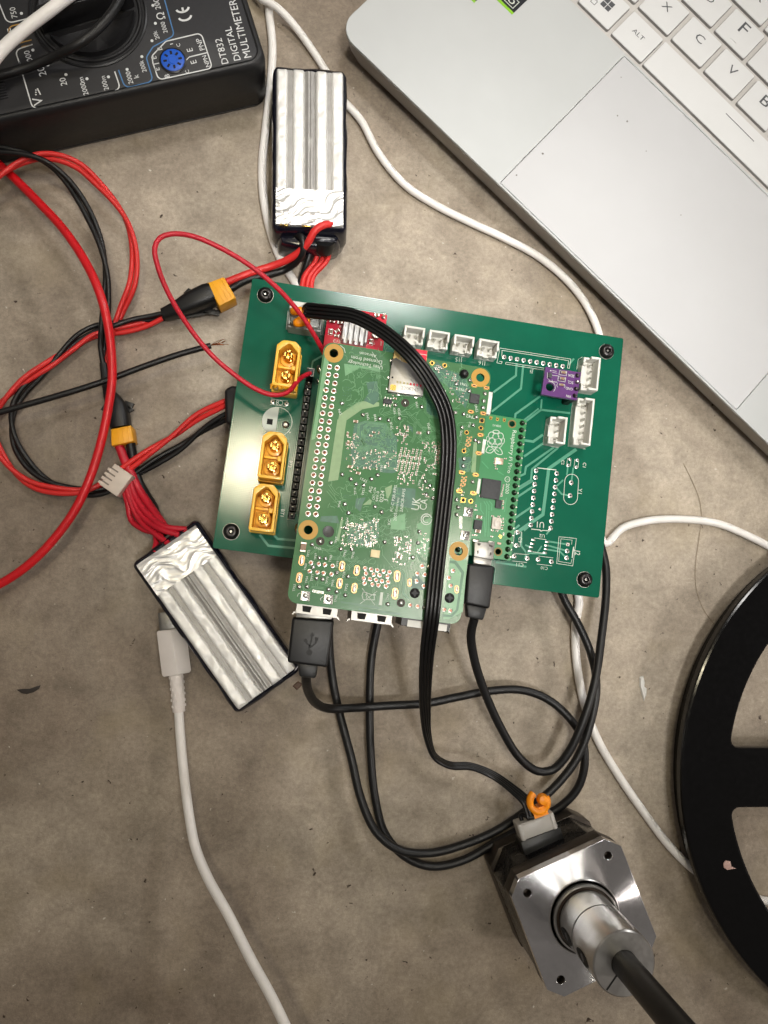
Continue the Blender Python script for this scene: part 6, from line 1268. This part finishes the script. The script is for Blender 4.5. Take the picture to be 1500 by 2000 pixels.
# ------------------------------------------------------------ the stepper motor with its coupling and rod
ZF = 40.0; cmo = crop(940, 1540, 4.16667); g0, g1, g2 = U(*cmo(378, 855), ZF), U(*cmo(1037, 547), ZF), U(*cmo(642, 1557), ZF)
mc_ = (g1 + g2) / 2; mxv = (g1 - g0).normalized(); t_ = (g2 - g0).normalized(); myv = Vector((mxv.y, -mxv.x, 0)); MANG = math.atan2(mxv.y, mxv.x)
S_ = lambda a, b: Vector((mc_ + mxv * a + myv * b)[:2])
mot = thing('stepper_motor', (mc_.x, mc_.y, 0), 'square stepper motor standing on end with a polished aluminium face', 'motor')
m_endb = M('grey cast end bell', (74, 68, 62), .42, .75, var=.15, vs=.3, bump=.2, bs=1.5); m_lam = M('black motor stack', (10, 10, 11), .28, .3, var=.2, vs=.3)
def oct_(w_, ch): return [S_(a, b) for a, b in ((-w_ + ch, -w_), (w_ - ch, -w_), (w_, -w_ + ch), (w_, w_ - ch), (w_ - ch, w_), (-w_ + ch, w_), (-w_, w_ - ch), (-w_, -w_ + ch))]
hol = [S_(a, b) for a in (-15.5, 15.5) for b in (-15.5, 15.5)]
me = plate([oct_(21.1, 4.6)] + [circle(h, 1.45, 20) for h in hol], ZF - 3.6, ZF, m_alu, .12); 
fpl = put('face_plate', me, mot)
# the face is turned on a lathe: its tangent circles the shaft
fpl.data.transform(Matrix.Translation((0, 0, 0)))
mb = MB(); mb.poly(oct_(21.05, 4.6), ZF - 10, ZF - 3.62); put('front_bell', mb.mesh('bell', m_endb, .15), mot)
mb = MB(); mb.poly(oct_(20.9, 7.0), 11, ZF - 9.98); put('stack', mb.mesh('stack', m_lam, .4, 2), mot)
mb = MB(); mb.poly(oct_(21.05, 5.2), .2, 10.98); put('rear_bell', mb.mesh('rear', m_endb, .4, 2), mot)
mb = MB(); mb.lathe(mc_, [(10.3, ZF - 1), (10.3, ZF + 1.3), (10.7, ZF + 1.9), (11.1, ZF + 1.9), (11.4, ZF + 1.5), (11.4, ZF + .02), (12.1, ZF + .02), (12.3, ZF + .25), (12.6, ZF + .02)], 64); bo = put('boss', mb.mesh('boss', m_alu2, sharp=30), mot)
mb = MB(); mb.lathe(mc_, [(10.35, ZF + .1), (10.35, ZF + 1.0), (4, ZF + .8), (4, ZF + .1)], 48); put('bearing_seal', mb.mesh('seal', M('brown dust seal', (60, 48, 40), .6)), bo)
m_thr = M('threaded hole', (84, 78, 72), .4, .9)
for h in hol:
    mb = MB(); mb.lathe(h, [(1.44, ZF - 3.4), (1.44, ZF - .1), (1.2, ZF - .4), (1.44, ZF - .8), (1.2, ZF - 1.2), (1.44, ZF - 1.6), (1.2, ZF - 2.0), (1.1, ZF - 3.3)], 20); put('screw_hole', mb.mesh('hole', m_thr), mot)
# connector on the rear bell
m_plugc = M('milky nylon', (176, 172, 166), .4, var=.08)
cq_ = [U(*cmo(*p), 25) for p in ((292, 300), (585, 192), (632, 318), (340, 455))]; cc_ = (cq_[0] + cq_[1] + cq_[2] + cq_[3]) / 4
ux_ = (cq_[1] - cq_[0]).normalized(); mb = MB(); lx_ = (cq_[1] - cq_[0]).length; ly_ = 7.6
fc_ = (cq_[0] + cq_[1]) / 2; uy_ = Vector((ux_.y, -ux_.x, 0))
mb.obox(fc_ + uy_ * (ly_ / 2), ux_, lx_, ly_, 18.5, 25); cn = put('plug_housing', mb.mesh('plug', m_plugc, .4, 2), mot)
mb = MB()
for s_ in (-1, 1): mb.obox(fc_ + uy_ * (ly_ / 2) + ux_ * (s_ * lx_ * .43), ux_, lx_ * .08, ly_ * .98, 24.9, 25.4)
mb.obox(fc_ + uy_ * .6, ux_, lx_ * .7, .5, 24.9, 25.25); put('rail', mb.mesh('rail', m_plugc, .1), cn)
mb = MB(); mb.obox(fc_ + uy_ * (ly_ + 2.2), ux_, lx_ + 1.4, 8, 17.5, 25.6); put('socket', mb.mesh('socket', m_black, .3), mot)
m_or2 = m_orange                                              # amber wire clip of the plug
oc = U(*cmo(468, 110), 26); mb = MB(); pts = [oc + ux_ * (3.2 * math.cos(t)) + uy_ * (3.6 * math.sin(t)) for t in [.1 + 4.6 * k / 16 - .3 for k in range(17)]]
mb.tube([Vector((p.x, p.y, 25.5 + .3 * math.sin(i))) for i, p in enumerate(pts)], 1.35, 12); q = U(*cmo(505, 95), 27); mb.lathe(q, [(.4, 24), (1.9, 24.4), (2.2, 26), (1.6, 27.6), (.01, 28)], 14)
q = U(*cmo(480, 190), 26); mb.obox(q, ux_, 5.4, 3.4, 22, 26.2); put('wire_clip', mb.mesh('clip', m_orange, .0), rb)
for k in range(4):
    e = wires[k][-1]; a = fc_ + ux_ * ((k - 1.8) * 2.3) + Vector((0, 0, -3.0)); mb = MB(); mb.tube([Vector(q_[:3]) for q_ in cr([tuple(e), tuple((e + a) / 2 + Vector((0, 0, 1.2))), tuple(a - uy_ * 2), tuple(a + uy_ * 2)], .8)], .78, 10); put('wire', mb.mesh('wire', m_wire), rb)
# coupling
cpl = thing('shaft_coupling', (mc_.x, mc_.y, ZF), 'grey aluminium clamp coupling on the motor shaft, split by a groove', 'coupling')
z0, z1_ = ZF + 2.1, 72.0; zm = z0 + (z1_ - z0) * .40; rC = 9.8
mb = MB(); mb.lathe(mc_, [(3, z0), (rC - .5, z0), (rC, z0 + .5), (rC, zm - .35), (rC - 1.0, zm - .3), (rC - 1.0, zm + .3), (rC, zm + .35), (rC, z1_ - .45), (rC - .45, z1_), (4.1, z1_), (3.9, z1_ - 1.2), (.01, z1_ - 1.3)], 72)
cb_ = put('body', mb.mesh('body', m_alu2, sharp=30), cpl)
sd_ = Vector((-1, -.22, 0)).normalized(); sp_ = Vector((-sd_.y, sd_.x, 0))
for zc_ in (z0 + 6.3, zm + 8.5):                                # socket screws in their slots, facing left
    ring = lambda off, r_, k=1.: [tuple(mc_ + sd_ * off + sp_ * (r_ * math.cos(t)) + Vector((0, 0, zc_ - mc_.z + r_ * k * math.sin(t)))) for t in [j * .3927 for j in range(16)]]
    mb = MB(); mb.loft([ring(rC - 1.2, 2.2, 2.3), ring(rC + .03, 2.2, 2.3)]); o = put('screw_recess', mb.mesh('rec', m_hole), cb_)
    mb = MB(); mb.loft([ring(rC - 2.2, 1.6), ring(rC - .2, 1.6), ring(rC + .05, 1.3)]); put('clamp_screw', mb.mesh('scr', m_screw), cb_)
sv = U(*cmo(1020, 1640), z1_) - U(*cmo(1085, 1545), z1_); sv.z = 0; sv.normalize(); mb = MB(); mb.obox(mc_ + sv * 6.5, sv, 5.4, .6, z1_ - 1, z1_ + .02); put('clamp_slit', mb.mesh('slit', m_hole), cb_)
mb = MB(); mb.lathe(mc_, [(4.0, z1_ - 1.2), (4.0, 150), (3.6, 150.4), (.01, 150.4)], 40); rd = put('black_rod', mb.mesh('rod', M('black anodised rod', (26, 25, 25), .42, .2, var=.15, vs=.4), sharp=40)); tag(rd, 'black round rod clamped in the coupling, rising towards the viewer', 'rod')

# ------------------------------------------------------------ scraps on the floor
def flake(name, pts, h, mat, label, cat):
    mb = MB(); P_ = [U(*p, 0) for p in pts]; c = sum(P_, Vector()) / len(P_); mb.poly(P_, .02, h, [c + (p - c) * .75 for p in P_]); return tag(put(name, mb.mesh(name, mat, .02)), label, cat)
flake('plastic_flake', [(1249, 1322), (1256, 1320), (1258, 1330), (1257, 1340), (1263, 1345), (1262, 1358), (1257, 1370), (1252, 1352), (1248, 1338)], .8, M('silvery flake', (214, 212, 206), .35), 'small silvery flake on the bare floor left of the black wheel', 'flake')
flake('dark_scrap', [(32, 1347), (45, 1345), (58, 1345), (72, 1340), (80, 1338), (76, 1346), (66, 1352), (52, 1356), (42, 1354)], .25, M('dark scrap', (52, 46, 42), .7), 'small dark scrap on the floor at the far left', 'scrap')
flake('sticky_tab', [(571, 1340), (582, 1330), (592, 1336), (580, 1348)], .3, M('brown tab', (84, 60, 44), .6), 'tiny brown tab on the floor below the lower battery', 'scrap')
mb = MB(); mb.tube([Vector(q) for q in path([(1335, 905, .2), (1352, 940, .2), (1366, 975, .2), (1370, 1010, .2), (1364, 1060, .2), (1358, 1110, .2), (1360, 1150, .2), (1374, 1190, .2), (1400, 1225, .2)], 2)], .10, 6); tag(put('loose_hair', mb.mesh('hair', M('brown hair', (134, 118, 94), .5))), 'long fine brown hair curving over the floor near the right cable loop', 'hair')
